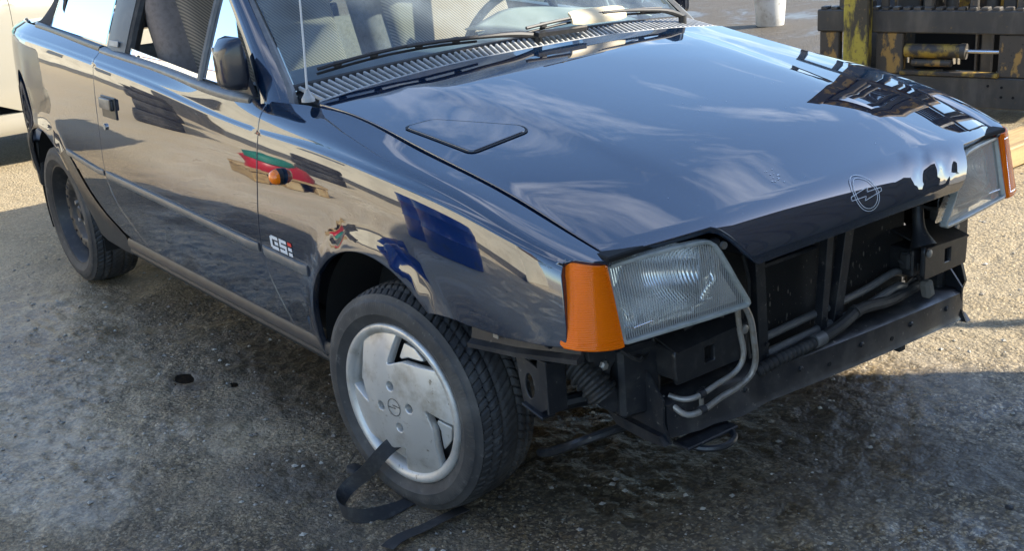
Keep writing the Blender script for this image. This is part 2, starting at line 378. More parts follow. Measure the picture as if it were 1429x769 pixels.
# ------------------------------------------------------------------ car body surfaces (x forward from front axle, y left, z up)
ST = [
(.66, [(.690, .30), (.708, .42), (.722, .52), (.722, .60), (.712, .66), (.698, .686), (.680, .697), (.648, .702)]),
(.50, [(.740, .30), (.765, .42), (.776, .53), (.773, .625), (.763, .70), (.751, .734), (.726, .747), (.667, .751)]),
(.30, [(.755, .29), (.785, .42), (.796, .54), (.795, .650), (.786, .735), (.775, .779), (.748, .801), (.684, .808)]),
(.00, [(.765, .28), (.795, .41), (.810, .54), (.808, .665), (.799, .760), (.788, .815), (.762, .846), (.694, .862)]),
(-.30, [(.770, .27), (.798, .40), (.814, .54), (.812, .67), (.803, .775), (.792, .836), (.768, .876), (.700, .910)]),
(-.62, [(.772, .27), (.800, .40), (.816, .54), (.814, .675), (.806, .780), (.796, .845), (.785, .885), (.762, .918)]),
(-1.2, [(.774, .27), (.803, .40), (.820, .54), (.818, .68), (.810, .81), (.799, .890), (.787, .918), (.768, .942)]),
(-1.8, [(.774, .27), (.803, .40), (.820, .54), (.818, .69), (.809, .84), (.797, .927), (.784, .950), (.764, .970)]),
(-2.5, [(.772, .27), (.800, .40), (.816, .54), (.813, .695), (.802, .86), (.787, .957), (.770, .980), (.736, 1.0)]),
(-2.9, [(.735, .27), (.762, .40), (.778, .54), (.776, .70), (.765, .87), (.750, .965), (.730, .988), (.695, 1.005)]),
(-3.12, [(.665, .30), (.690, .41), (.705, .54), (.704, .70), (.694, .87), (.680, .965), (.660, .985), (.622, 1.0)]),
]
_st = sorted(ST, key=lambda s: s[0])
_sf = spl([s[0] for s in _st], np.array([s[1] for s in _st]))
_A = np.zeros((8, 8)); _A[0, 0] = _A[-1, -1] = 1
for _i in range(1, 7): _A[_i, _i - 1] = 1; _A[_i, _i] = 4; _A[_i, _i + 1] = 1
_Ai = np.linalg.inv(_A)
FARCH = (-.055, .285, .352); RARCH = (-2.52, .285, .350)
def S0(x, s):
    x = np.atleast_1d(np.asarray(x, float)); s = np.atleast_1d(np.asarray(s, float))
    Cc = _sf(x); Bm = np.zeros_like(Cc); Bm[:, 1:-1] = 3 * (Cc[:, 2:] - 2 * Cc[:, 1:-1] + Cc[:, :-2])
    c = np.einsum('ij,njk->nik', _Ai, Bm); i = np.clip(np.floor(s).astype(int), 0, 6); r = np.arange(len(x))
    d = (s - i)[:, None]; a = Cc[r, i]; a1 = Cc[r, i + 1]; ci = c[r, i]; c1 = c[r, i + 1]; b = (a1 - a) - (2 * ci + c1) / 3
    yz = a + b * d + ci * d ** 2 + (c1 - ci) / 3 * d ** 3
    return np.stack([x, yz[:, 0], yz[:, 1]], 1)
def S(x, s):
    p = S0(x, s)
    for (ax, az, ar) in (FARCH, RARCH):          # wheel-arch flare
        d = np.hypot(p[:, 0] - ax, p[:, 2] - az) - ar
        p[:, 1] += .013 * np.exp(-(d / .035) ** 2) * (p[:, 2] > .2)
    # the pressed double crease below the belt line
    t = (np.asarray(s, float) - 5.0)
    fade = np.clip((.62 - p[:, 0]) / .15, 0, 1)
    p[:, 1] += fade * (-.0045 * np.exp(-((t + .04) / .055) ** 2) + .0022 * np.exp(-((t - .09) / .07) ** 2))
    return p
_ss = np.linspace(-.6, 7, 400)
def s_at(x, z):
    zz = S0(np.full(400, float(x)), _ss)[:, 2]; return float(np.interp(z, zz, _ss))
VS = .1                                           # domain scale of s
def smap(sy):
    def f(u, v):
        p = S(u, v / VS); p[:, 1] *= sy; return p
    return f
def xz(pts): return [(x, s_at(x, z) * VS) for x, z in pts]
def arc(c, a0, a1, n):
    return [(c[0] + c[2] * math.cos(math.radians(a)), c[1] + c[2] * math.sin(math.radians(a))) for a in np.linspace(a0, a1, n)]
_seamF = spl([0, .4, .8, 1.4, 2, 3, 4.5, 6, 7], [-.565, -.580, -.600, -.628, -.634, -.612, -.590, -.585, -.585])
_seamR = spl([.0, .3, .8, 1.45, 2.15, 3.2, 4.2, 5.8, 7], [-1.58, -1.62, -1.70, -1.80, -1.828, -1.812, -1.80, -1.795, -1.79])
GAP = .0035
def seam(f, lo, hi, off, n=24): return [(float(f(s)) + off, s * VS) for s in np.linspace(lo, hi, n)]

def hood_edge(x): return np.interp(x, [-.45, .2, .42, .62], [.698, .686, .672, .652])
_ht = [0, .2, .4, .6, .75, .88, .95, 1.0, 1.04, 1.08, 1.12, 1.16]
_hz = spl(_ht, [.928, .900, .869, .834, .800, .759, .736, .718, .694, .669, .646, .625])
_hx = spl(_ht, [0, .2, .4, .6, .75, .878, .944, .985, 1.008, 1.020, 1.025, 1.022])
def hood_front(y):
    a = np.abs(y); return .676 - .012 * (a / .4) ** 2 - .048 * np.clip((a - .38) / .28, 0, 1) ** 1.6
def hood_rear(y): return -.402 - .015 * (1 - (y / .7) ** 2)
def H(t, y):
    t = np.asarray(t, float); y = np.asarray(y, float)
    xr = hood_rear(y); x = xr + (hood_front(y) - xr) * _hx(t)
    cr = 1 - np.clip(np.abs(y) / .68, 0, 1.2) ** 2.4
    z = _hz(t) + .032 * cr * (1 - .1 * t)
    # shallow raised centre panel
    z += .004 * (0.5 - 0.5 * np.tanh((np.abs(y) - (.36 + .14 * (1 - t))) / .03)) * np.clip(t * 6, 0, 1) * np.clip((1.0 - t) * 6, 0, 1)
    g_ = np.exp(-((y - .26) / .085) ** 2 - ((t - 1.045) / .05) ** 2)      # old knock in the nose near the far lamp
    z = z + g_ * .0042 * np.sin(70 * y + 38 * t) + .35 * g_ * .004 * np.sin(150 * y - 60 * t); x = x + g_ * .0035 * np.sin(55 * y - 30 * t)
    return np.stack([x, y, z], 1)
def hood_t(x, y):
    xr = float(hood_rear(np.array(y))); fr = (x - xr) / (float(hood_front(np.array(y))) - xr)
    tt = np.linspace(0, 1.08, 500); return float(np.interp(fr, _hx(tt), tt))

# ------------------------------------------------------------------ wheel building blocks
def tyre_mesh():
    n = 640; prof = [(-.070, .178), (-.084, .183), (-.090, .196), (-.0935, .212), (-.0945, .2135), (-.0955, .226), (-.0945, .240), (-.0920, .2515), (-.0895, .2535), (-.086, .262), (-.0815, .270)]
    tread = np.linspace(-.0775, .0775, 33)
    P = prof + [(y, .2805 - .010 * (abs(y) / .0775) ** 3.5) for y in tread] + [(-h, r) for h, r in prof[::-1]]
    P = np.array(P); P[:, 1] = np.where(P[:, 1] < .262, .262 - (.262 - P[:, 1]) * (.262 - .1975) / (.262 - .178), P[:, 1]); k = len(P); th = 2 * PI * np.arange(n) / n
    V = np.zeros((n, k, 3)); y = P[:, 0][None, :].repeat(n, 0); r = P[:, 1][None, :].repeat(n, 0).copy(); T = th[:, None].repeat(k, 1)
    ay = np.abs(y)
    # circumferential grooves and slanted lateral grooves
    tr = ay < .0778
    g = np.exp(-((ay - .024) / .0045) ** 4) + np.exp(-((ay - .052) / .0035) ** 4)
    ph = (T * 78 / (2 * PI) + ay * 26) % 1.0
    lat = (np.abs(ph - .5) > .41) & (ay > .029) & (ay < .0790)
    ph2 = (T * 80 / (2 * PI) - y * 30) % 1.0
    lat2 = (np.abs(ph2 - .5) > .43) & (ay <= .022)
    r = r - np.where(tr, .006 * np.clip(g, 0, 1), 0) - np.where(lat, .0050, 0) - np.where(lat2, .0035, 0)
    # moulded ridges in the sidewall
    rr0 = P[:, 1][None, :].repeat(n, 0); fine = ((T * 200 / (2 * PI)) % 1.0) < .5
    yy = y + np.sign(y) * (np.where((rr0 > .240) & (rr0 < .2535) & (ay > .085), .0013, 0) * fine + np.where((np.abs(rr0 - .2235) < .0035) & (ay > .09), .0018, 0))
    V[..., 0] = r * np.cos(T); V[..., 1] = yy; V[..., 2] = r * np.sin(T)
    idx = np.arange(n * k).reshape(n, k); nx = np.roll(idx, -1, 0)
    Fq = np.stack([idx[:, :-1], idx[:, 1:], nx[:, 1:], nx[:, :-1]], -1).reshape(-1, 4)
    return V.reshape(-1, 3), Fq[:, ::-1]
_tyre = None
def add_tyre(parent, m=None):
    global _tyre
    if _tyre is None:
        V, Fq = tyre_mesh(); o = raw('tyre', V, Fq, m or MT['tyre'], parent, 40); _tyre = o.data; return o
    return link(bpy.data.objects.new('tyre', _tyre), parent)
def wheel_root(name, car, loc, rz):
    # a wheel is a part of the car: the rim carries the axle frame, tyre etc. are its sub-parts
    mb = MB(); prof = [(-.075, .200), (-.080, .204), (-.083, .203), (-.082, .196), (-.072, .190), (-.055, .184), (-.02, .166), (.03, .166), (.06, .188), (.08, .202), (.075, .198)]
    mb.lathe(prof, 72); o = mb.build(name, MT['steel_wheel'], car, 40)
    o.location = loc; o.rotation_euler = (0, 0, rz); return o
def wheel_steel(car, loc, rz):
    w_ = wheel_root('wheel', car, loc, rz); add_tyre(w_)
    # dished steel disc with a ring of oval holes
    def dm(u, v):
        r = np.hypot(u, v); y = np.interp(r, [0, .05, .066, .092, .115, .138, .157, .168], [-.010, -.012, -.022, -.020, -.046, -.050, -.036, -.015]); return np.stack([u, y, v], 1)
    outl = [(.168 * math.cos(a), .168 * math.sin(a)) for a in np.linspace(0, 2 * PI, 72, endpoint=False)]
    hs = []
    for i in range(16):
        a = 2 * PI * i / 16; cx, cz = .131 * math.cos(a), .131 * math.sin(a)
        hs.append([(cx + .012 * math.cos(b) * math.cos(a) - .0085 * math.sin(b) * math.sin(a), cz + .012 * math.cos(b) * math.sin(a) + .0085 * math.sin(b) * math.cos(a)) for b in np.linspace(0, 2 * PI, 12, endpoint=False)])
    panel('wheel_disc', outl, dm, MT['steel_wheel'], w_, .012, .006, hs, sign=1)
    mb = MB().lathe([(-.012, .0), (-.048, .0), (-.050, .022), (-.044, .029), (-.01, .031)], 28); mb.build('hub_cover', MT['black_plastic'], w_)
    for i in range(4):
        a = PI / 4 + i * PI / 2; c = (.05 * math.cos(a), 0, .05 * math.sin(a))
        MB().lathe([(-.046, 0), (-.046, .008), (-.042, .010), (-.015, .010)], 6, mtx=Matrix.Translation(c)).build('wheel_bolt', MT['alu'], w_, 30)
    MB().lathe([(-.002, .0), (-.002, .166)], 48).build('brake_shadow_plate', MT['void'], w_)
    return w_
def wheel_capped(car, loc, rz):
    w_ = wheel_root('wheel', car, loc, rz); add_tyre(w_)
    ring = [(-.060, .168), (-.074, .171), (-.083, .176), (-.0885, .182), (-.091, .188), (-.091, .194), (-.088, .1985), (-.083, .2005), (-.070, .199)]
    MB().lathe(ring, 96).build('hubcap_ring', MT['cap'], w_, 60)
    # face plate: a disc with four slanted pinwheel notches
    pol = lambda r, a: (r * math.cos(math.radians(a)), r * math.sin(math.radians(a)))
    outl = []; R1 = .1765; notch = []
    for k in range(4):
        o = 90 * k + 2
        for a in np.linspace(o - 4, o + 38, 14): outl.append(pol(R1, a))
        tri = [pol(R1, o + 38), pol(.122, o + 72), pol(.102, o + 94), pol(.106, o + 98), pol(R1 * .985, o + 86)]
        outl += tri[1:]; notch.append(tri)
    def dm(u, v):
        r = np.hypot(u, v); y = -.106 + .024 * np.clip(r / .178, 0, 1.1) ** 2.6; return np.stack([u, y, v], 1)
    hs = []
    for i in range(4):
        a = math.radians(10 + 90 * i); cx, cz = .052 * math.cos(a), .052 * math.sin(a)
        hs.append([(cx + .0145 * math.cos(b), cz + .0145 * math.sin(b)) for b in np.linspace(0, 2 * PI, 18, endpoint=False)])
    face = panel('hubcap', outl, dm, MT['cap'], w_, .012, .022, hs, sign=1, bev=.003)
    for i in range(4):
        a = math.radians(10 + 90 * i); c = (.052 * math.cos(a), 0, .052 * math.sin(a))
        MB().lathe([(-.090, 0), (-.091, .0055), (-.088, .0070), (-.070, .0070)], 6, mtx=Matrix.Translation(c)).build('wheel_bolt', MT['alu'], w_, 30)
        MB().lathe([(-.104, .0148), (-.075, .0135), (-.075, 0)], 18, mtx=Matrix.Translation(c)).build('bolt_well', MT['void'], w_, 30)
    # a recessed blade fills most of each notch and leaves dark slots
    for tri in notch:
        t_ = np.array(tri + [tuple(np.array(pol(R1, math.degrees(math.atan2(tri[0][1] + tri[4][1], tri[0][0] + tri[4][0])))))])
        c_ = t_.mean(0); q_ = [tuple(c_ + (p_ - c_) * .46 + (c_ / np.linalg.norm(c_)) * .005) for p_ in t_]
        panel('hubcap_blade', q_, lambda u, v: dm(u, v) + np.array([0, .016, 0]), MT['cap'], w_, .012, .012, sign=1, bev=.003)
    MB().lathe([(-.045, .0), (-.050, .180)], 48).build('wheel_disc', MT['steel_wheel'], w_)
    # emblem on the centre: ring and bolt
    V = []; Fq = []
    def put(v, f):
        b = len(V); p = dm(v[:, 0], v[:, 1]); p[:, 1] -= .0012; V.extend(p); Fq.extend([tuple(b + i for i in q) for q in f])
    put(*stroke([(.0215 * math.cos(a), .0215 * math.sin(a)) for a in np.linspace(0, 2 * PI, 40, endpoint=False)], .0018, True))
    put(*stroke([(-.022, -.002), (.006, -.002), (-.004, .006), (.022, .003)], .002))
    raw('emblem', V, Fq, MT['steel_wheel'], w_)
    return w_

# ------------------------------------------------------------------ the car shell (shared by the dark car and the silver one behind)
def car_shell(car, paint, step=.03, detail=True):
    for sy in (-1, 1):
        sg = -sy                                   # panel() normal direction
        fm = smap(sy)
        ol = seam(_seamF, 7, .05, GAP, 30) + xz([(-.50, .272), (FARCH[0] - FARCH[2] * .985, .275)]) \
            + xz(arc(FARCH, 178, 49, 34)) + xz([(.20, .553), (.30, .549), (.42, .552), (.52, .557), (.572, .561)]) \
            + xz([(.572, .60), (.566, .65), (.556, .70), (.553, .722)]) + [(.565, .592), (.588, .63), (.603, .695)] \
            + [(x, 7 * VS - .004) for x in np.linspace(.59, -.39, 24)] + [(-.44, 7 * VS), (-.52, 7 * VS)]
        fe = panel('fender', ol, fm, paint, car, step, .016, sign=sg)
        od = seam(_seamF, 7, .05, -GAP, 30) + seam(_seamR, .05, 7, GAP, 30)
        do = panel('door', od, fm, paint, car, step, .016, sign=sg)
        oq = seam(_seamR, 7, .05, -GAP, 30) + xz([(-1.70, .30), (-1.86, .335), (-1.98, .385), (-2.07, .455), (-2.14, .53)]) \
            + xz(arc((RARCH[0], RARCH[1], RARCH[2]), 40, 168, 34)) + xz([(-2.92, .36), (-3.05, .40), (-3.10, .45)]) + xz([(-3.11, .7), (-3.11, .9)]) + [(-3.11, 7 * VS), (-2.9, 7 * VS), (-2.5, 7 * VS), (-2.0, 7 * VS)]
        qu = panel('rear_quarter', oq, fm, paint, car, step, .016, sign=sg)
        yield sy, fe, do, qu

def hood_outline():
    y7 = lambda x: float(_sf(np.array([x]))[0, 7, 0]) - .008
    side = []
    for t in np.linspace(0, 1.0, 40):
        y = .66
        for _ in range(6):
            x = float(H(np.array([t]), np.array([y]))[0, 0]); y = y7(x)
        side.append((t, y))
    r = [(0, y) for y in np.linspace(-side[0][1], side[0][1], 30)[1:-1]]
    right = [(1.0, y) for y in np.linspace(side[-1][1], .43, 10)[1:]] + [(1.012, .415), (1.035, .402), (1.09, .378), (1.145, .356), (1.16, .345)]
    front = [(1.16, y) for y in np.linspace(.33, -.33, 30)]
    left = [(t, -y) for t, y in right[::-1]]
    return r + side + right + front + left + [(t, -y) for t, y in side[::-1]]

# ------------------------------------------------------------------ glazing and roof curves
def wbase(y):
    a = np.abs(y) / .70; return np.stack([-.478 - .078 * a ** 2.2, y, .984 - .036 * a ** 2], -1)
def wtop(u): return np.stack([-1.10 - .05 * u ** 2, .595 * u, 1.375 - .02 * u ** 2], -1)
def Wmap(u, v):
    b = wbase(np.asarray(u) * .70); t = wtop(np.asarray(u)); p = b + (t - b) * np.asarray(v)[:, None]
    p[:, 2] += .035 * np.sin(np.pi * np.clip(v, 0, 1)); p[:, 0] += .02 * np.sin(np.pi * np.clip(v, 0, 1)) * (1 - np.asarray(u) ** 2); return p
def win_y(z): return .758 - .17 * (np.asarray(z) - .94) / .42 - .03 * ((np.asarray(z) - .94) / .42) ** 2
def wmap(sy):
    return lambda u, v: np.stack([u, sy * (win_y(v)), v], 1)

def glazing(car, paint, roofm, roll=True):
    panel('windscreen', [(u, .0) for u in np.linspace(-.985, .985, 30)] + [(u, 1.0) for u in np.linspace(.985, -.985, 30)], Wmap, MT['wscreen'], car, .05, .004, sign=1)
    for sy in (-1, 1):
        for nm, outw, mm, dx in (('windscreen_pillar', 0, paint, 0), ('windscreen_trim', 1, MT['grey_plastic'], 0)):
            T = [(-.500, .728, .890), (-.548, .712, .940), (-.68, .684, 1.045), (-.82, .654, 1.150), (-.96, .627, 1.262), (-1.11, .598, 1.368)]
            D = [(-.615, .775, .872), (-.640, .752, .922), (-.765, .714, 1.040), (-.900, .680, 1.148), (-1.04, .648, 1.258), (-1.19, .615, 1.362)]
            V = []; 
            for a, b in zip(T, D):
                a = np.array(a); b = np.array(b); o = np.array([0, .012, .008])
                if nm == 'windscreen_trim':
                    d = (b - a) / np.linalg.norm(b - a); q = [a - d * .012 + [0, -.008, -.002], a - d * .010 + [0, .002, .008], a - d * .001 + [0, .008, .010], a + [0, -.004, 0]]
                else:
                    q = [a, a * .8 + b * .2 + o * .8, a * .5 + b * .5 + o * 1.3, a * .2 + b * .8 + o, b, b + [.0, -.035, -.01], a + [-.02, -.035, -.02]]
                V += [(x, sy * y, z) for x, y, z in q]
            k = len(V) // 6
            Fq = [(i * k + j, i * k + (j + 1) % k, (i + 1) * k + (j + 1) % k, (i + 1) * k + j) for i in range(5) for j in range(k)]
            MB().verts_faces(V, Fq + [tuple(range(k)), tuple(5 * k + j for j in range(k))]).build(nm, mm, car, 50)
    # header
    pts = [wtop(np.array(u)) + np.array([-.03, 0, .0]) for u in np.linspace(-1, 1, 13)]
    MB().tube(pts, .032, 10).build('windscreen_header', paint, car)
    # roof: lofted sections front to back
    xs = np.linspace(-1.12, -2.78, 18); rows = []
    for x in xs:
        f = (x + 1.12) / -1.66
        top = 1.385 + .02 * math.sin(min(1, f / .6) * PI) - max(0, f - .62) ** 1.35 * 1.30
        hw = .60 + .02 * math.sin(f * PI) + .05 * max(0, f - .6)
        row = []
        for u in np.linspace(-1, 1, 19):
            row.append((x, hw * math.copysign(abs(u) ** .85, u), top - .045 * abs(u) ** 4))
        rows.append(row)
    V = [p for r in rows for p in r]; k = 19
    raw('soft_top', V, [(i * k + j, i * k + j + 1, (i + 1) * k + j + 1, (i + 1) * k + j) for i in range(17) for j in range(k - 1)], roofm, car, 60)
    for sy in (-1, 1):                                            # fabric quarter from roof edge to belt
        V = []; n = 0
        for x in np.linspace(-2.30, -2.78, 8):
            f = (x + 1.12) / -1.66; top = 1.34 + .02 * math.sin(min(1, f / .6) * PI) - max(0, f - .62) ** 1.35 * 1.30; hw = .60 + .02 * math.sin(f * PI) + .05 * max(0, f - .6)
            for t in np.linspace(0, 1, 6): V.append((x, sy * (hw + (.735 - hw) * t), top + (.985 - top) * t))
        raw('soft_top_quarter', V, [(i * 6 + j, i * 6 + j + 1, (i + 1) * 6 + j + 1, (i + 1) * 6 + j) for i in range(7) for j in range(5)], roofm, car, 60)
        # rear deck beside the roof base
        if roll:
            bp = MB(); V = []
            for z in np.linspace(.955, 1.37, 6):
                y = float(win_y(z)) + .006
                V += [(-1.775, sy * y, z), (-1.69, sy * (y + .010), z), (-1.605, sy * y, z), (-1.61, sy * (y - .05), z), (-1.77, sy * (y - .05), z)]
            bp.verts_faces(V, [(i * 5 + j, i * 5 + (j + 1) % 5, (i + 1) * 5 + (j + 1) % 5, (i + 1) * 5 + j) for i in range(5) for j in range(5)]).build('roll_bar_pillar', MT['grey_paint'], car, 40)
            MB().box((-1.69, sy * (float(win_y(.995)) + .017), .995), (.085, .004, .018), Matrix.Rotation(sy * .28, 3, 'X'), .001).build('coachbuilder_plate', MT['cowl'], car)
            MB().tube([(-1.592, sy * (float(win_y(z)) - .012), z) for z in np.linspace(.94, 1.37, 5)], .018, 8).build('window_channel', MT['rubber'], car)
        panel('quarter_window', [(-1.80, .985), (-1.80, 1.345), (-2.22, 1.33), (-2.36, 1.20), (-2.42, 1.012)], wmap(sy), MT['dark_glass'], car, .06, .004, sign=sy)

MT['grey_paint'] = mat('pillar_grey', (.075, .08, .082), .45, 0, .4, .0, noise=[(20, .4, .8, (.11, .11, .105), 5)])

# ================================================================== the dark car
CAR = empty('car', (0, 0, 0), 0, 'black two-door convertible with its front bumper missing, in the centre of the yard', 'car')
sides = list(car_shell(CAR, MT['paint'], .03))
glazing(CAR, MT['paint'], MT['softtop'])
hood = panel('hood', hood_outline(), H, MT['paint'], CAR, .03, .016, sign=1)

# triangular vent insert on each side of the hood
for sy in (-1, 1):
    pts = [(-.095, .650), (-.085, .585), (.088, .465), (.115, .472), (.122, .625)]
    if sy > 0: continue
    pts2 = [(hood_t(x, y), -y) for x, y in pts]
    # rounded corners
    rp = []
    for i in range(5):
        a, b, c = np.array(pts2[i - 1]), np.array(pts2[i]), np.array(pts2[(i + 1) % 5])
        p0 = b + (a - b) / np.linalg.norm(a - b) * .012; p1 = b + (c - b) / np.linalg.norm(c - b) * .012
        for t in np.linspace(0, 1, 5): rp.append(tuple((1 - t) ** 2 * p0 + 2 * t * (1 - t) * b + t * t * p1))
    def vm(off):
        def f(t, y):
            p = H(t, y); p[:, 2] += off; return p
        return f
    panel('hood_vent', rp, vm(.0045), MT['paint'], hood, .02, .006, sign=1, bev=.003)
    Vv, Ff = stroke(resample(offset_poly(rp, -.004), .015), .010, True); P3 = vm(.0020)(Vv[:, 0], Vv[:, 1]); raw('vent_gasket', P3, Ff, MT['rubber'], hood)

# emblem on the hood nose: outlined oval and lightning bar
def hood_decal(strokes, off=.0012):
    V = []; Fq = []
    for path, wd, closed in strokes:
        v, f = stroke(resample(path, .004) if closed else np.array([np.array(path[i]) * (1 - t) + np.array(path[i + 1]) * t for i in range(len(path) - 1) for t in (0, .25, .5, .75)] + [path[-1]]), wd, closed)
        tt = v[:, 0]; yy = v[:, 1]; e = 1e-4
        p = H(tt, yy); n_ = np.cross(H(tt + e, yy) - p, H(tt, yy + e) - p); n_ /= np.linalg.norm(n_, axis=1)[:, None]
        b = len(V); V.extend(p + n_ * off); Fq.extend([tuple(b + i for i in q) for q in f])
    return V, Fq
EC, ER = 1.050, (.058, .039)
def ov(k): return [(EC + ER[0] * k * math.cos(a), ER[1] * k * math.sin(a)) for a in np.linspace(0, 2 * PI, 40, endpoint=False)]
def epath(pts): return [(EC + dx, y) for y, dx in pts]
zz = epath([(-.055, .006), (-.055, -.004), (.012, -.006), (.006, .004), (.030, .002)])
V, Fq = hood_decal([(ov(1.0), .0019, True), (ov(.84), .0019, True),
    (epath([(-.052, .0065), (-.004, .0065), (-.012, .0185), (.050, .0055), (.052, -.0045), (.004, -.0045), (.012, -.0175), (-.050, -.0045), (-.052, .0065)]), .0019, False)])
raw('hood_emblem', V, Fq, MT['white'], hood)
# stone chips on the paint
V = []; Fq = []
for i in range(34):
    if i < 16: x, y = .585 + rng.normal(0, .016), -.17 + rng.normal(0, .018)
    else: x, y = rng.uniform(.1, .66), rng.uniform(-.5, .5)
    t = hood_t(x, y); r = rng.uniform(.0004, .0018) if i < 16 else rng.uniform(.0003, .0007)
    q = np.array([(t + r * (1 + .8 * rng.random()) * math.cos(a), y + r * math.sin(a) * (1 + rng.random())) for a in np.linspace(0, 2 * PI, 6, endpoint=False)])
    p = H(q[:, 0], q[:, 1]); p[:, 2] += .001; b = len(V); V.extend(p); Fq.append(tuple(range(b, b + 6)))
o = raw('paint_chips', V, Fq, MT['white'], hood); tag(o, kind='stuff')

# ---- side furniture on both flanks
def strip_on_side(name, parent, sy, x0, x1, zf, h, d, m, n=28, taper=True):
    """rubbing strip lying on the body side: rounded profile"""
    V = []; prof = [(-.5, 0), (-.42, .8), (-.2, 1.0), (.25, 1.0), (.45, .75), (.5, 0)]
    xs = np.linspace(x0, x1, n)
    for i, x in enumerate(xs):
        k = 1.0
        if taper and i in (0, n - 1): k = .35
        for a, b in prof:
            z = zf(x) + a * h; p = S(np.array([x]), np.array([s_at(x, z)]))[0]; V.append((p[0], sy * (p[1] + b * d * k + .0005), p[2]))
    k = len(prof); Fq = [(i * k + j, i * k + j + 1, (i + 1) * k + j + 1, (i + 1) * k + j) for i in range(n - 1) for j in range(k - 1)]
    Fq += [tuple(range(k)), tuple((n - 1) * k + j for j in range(k))]
    return MB().verts_faces(V, Fq).build(name, m, parent, 50)
trimz = lambda x: np.interp(x, [-2.33, -2.1, -1.9, -1.2, -.65, -.38], [.588, .572, .558, .546, .530, .524])
for sy, fe, do, qu in sides:
    strip_on_side('rubbing_strip', fe, sy, -.620, -.372, trimz, .030, .011, MT['grey_plastic'], 10)
    strip_on_side('rubbing_strip', do, sy, -1.815, -.648, trimz, .026, .010, MT['grey_plastic'])
    strip_on_side('rubbing_strip', qu, sy, -2.24, -1.842, trimz, .020, .007, MT['grey_plastic'], 16)
    # belt seal on the door
    V = []
    for x in np.linspace(-.66, -1.79, 26):
        p = S(np.array([x]), np.array([7.0]))[0]
        for dy, dz in ((.006, -.014), (.009, -.004), (.004, .006), (-.012, .010), (-.030, .004), (-.03, -.02)): V.append((x, sy * (p[1] + dy), p[2] + dz))
    MB().verts_faces(V, [(i * 6 + j, i * 6 + (j + 1) % 6, (i + 1) * 6 + (j + 1) % 6, (i + 1) * 6 + j) for i in range(25) for j in range(6)] + [tuple(range(6)), tuple(25 * 6 + j for j in range(6))]).build('window_seal', MT['grey_plastic'], do, 50)
    V = []
    for x in np.linspace(-1.80, -2.60, 20):
        p = S(np.array([x]), np.array([7.0]))[0]
        for dy, dz in ((.004, -.008), (.006, .0), (.0, .010), (-.014, .012), (-.03, .004), (-.03, -.02)): V.append((x, sy * (p[1] + dy), p[2] + dz))
    MB().verts_faces(V, [(i * 6 + j, i * 6 + (j + 1) % 6, (i + 1) * 6 + (j + 1) % 6, (i + 1) * 6 + j) for i in range(19) for j in range(6)]).build('window_seal', MT['black_plastic'], qu, 50)
    # fixed front quarter light with its post, and the wound-down door glass
    panel('vent_window', [(-.70, .935), (-.985, .945), (-1.005, 1.30), (-.98, 1.235)], wmap(sy), MT['glass'], do, .06, .004, sign=sy)
    MB().tube([(-.992 - .008 * t, sy * (float(win_y(.93 + .38 * t)) + .002), .93 + .38 * t) for t in np.linspace(0, 1, 6)], .011, 8).build('window_post', MT['grey_plastic'], do)
    MB().tube([(-.985 + .16 * t, sy * (float(win_y(.935)) - .0 - .05 * t), .935 + .3 * t) for t in (0, .0001)], .001, 4).build('post_foot', MT['rubber'], do)
    panel('door_glass', [(-1.01, .935), (-1.57, .955), (-1.57, .984), (-1.01, .950)], wmap(sy), MT['glass'], do, .05, .004, sign=sy)
    # door handle: recess plate, flap, lock
    hp = lambda x, z, d: (x, sy * (float(S(np.array([x]), np.array([s_at(x, z)]))[0, 1]) + d), z)
    ax = (Vector(hp(-1.62, .80, 0)) - Vector(hp(-1.74, .80, 0)))
    fr = frame(hp(-1.672, .803, .004), ax, Vector(hp(-1.68, .85, 0)) - Vector(hp(-1.68, .75, 0)))
    rr = fr.to_3x3()
    hb = MB().box(hp(-1.672, .800, .001), (.132, .070, .006), rr, .002).build('handle_recess', MT['black_plastic'], do)
    MB().box(hp(-1.675, .812, .008), (.112, .036, .014), rr, .005, 2).build('door_handle', MT['grey_plastic'], do)
    MB().box(hp(-1.626, .812, .006), (.014, .038, .020), rr, .005, 2).build('handle_pivot', MT['black_plastic'], do)
    MB().tube([hp(-1.735, .730, .0), hp(-1.735, .730, .006)], .011, 14).build('door_lock', MT['chrome'], do)
    # side repeater
    MB().tube([hp(-.467, .751, -.002), hp(-.467, .751, .010)], .021, 18).build('repeater_base', MT['black_plastic'], fe)
    c0 = Vector(hp(-.467, .751, .008)); nrm_ = Vector((0, sy, .05)).normalized()
    mx_ = frame(c0, (1, 0, 0), nrm_.cross(Vector((1, 0, 0)))); 
    MB().lathe([(0, .0195), (.010, .0185), (.018, .014), (.022, .006), (.023, 0)], 18, 'Z', mx_ if mx_.to_3x3().col[2].y * sy > 0 else mx_ @ Matrix.Rotation(PI, 4, 'X')).build('side_repeater', MT['amber_solid'], fe)
    # lettering G S i with horizontal breaks
    Vw = []; Fw = []; Vr = []; Fr = []
    def bar(x0, z0, x1, z1, red=False, rnd=None):
        Vx, Fx = (Vr, Fr) if red else (Vw, Fw)
        xx = np.linspace(x0, x1, 5); b = len(Vx)
        for x in xx:
            for z in (z0, z1):
                X = -.505 + (x - .5) * .125; Z = .5635 + (z - .5) * .037 + (trimz(X) - trimz(-.505)); Vx.append(hp(X, Z, .0016))
        Fx.extend([(b + 2 * i, b + 2 * i + 1, b + 2 * i + 3, b + 2 * i + 2) for i in range(4)])
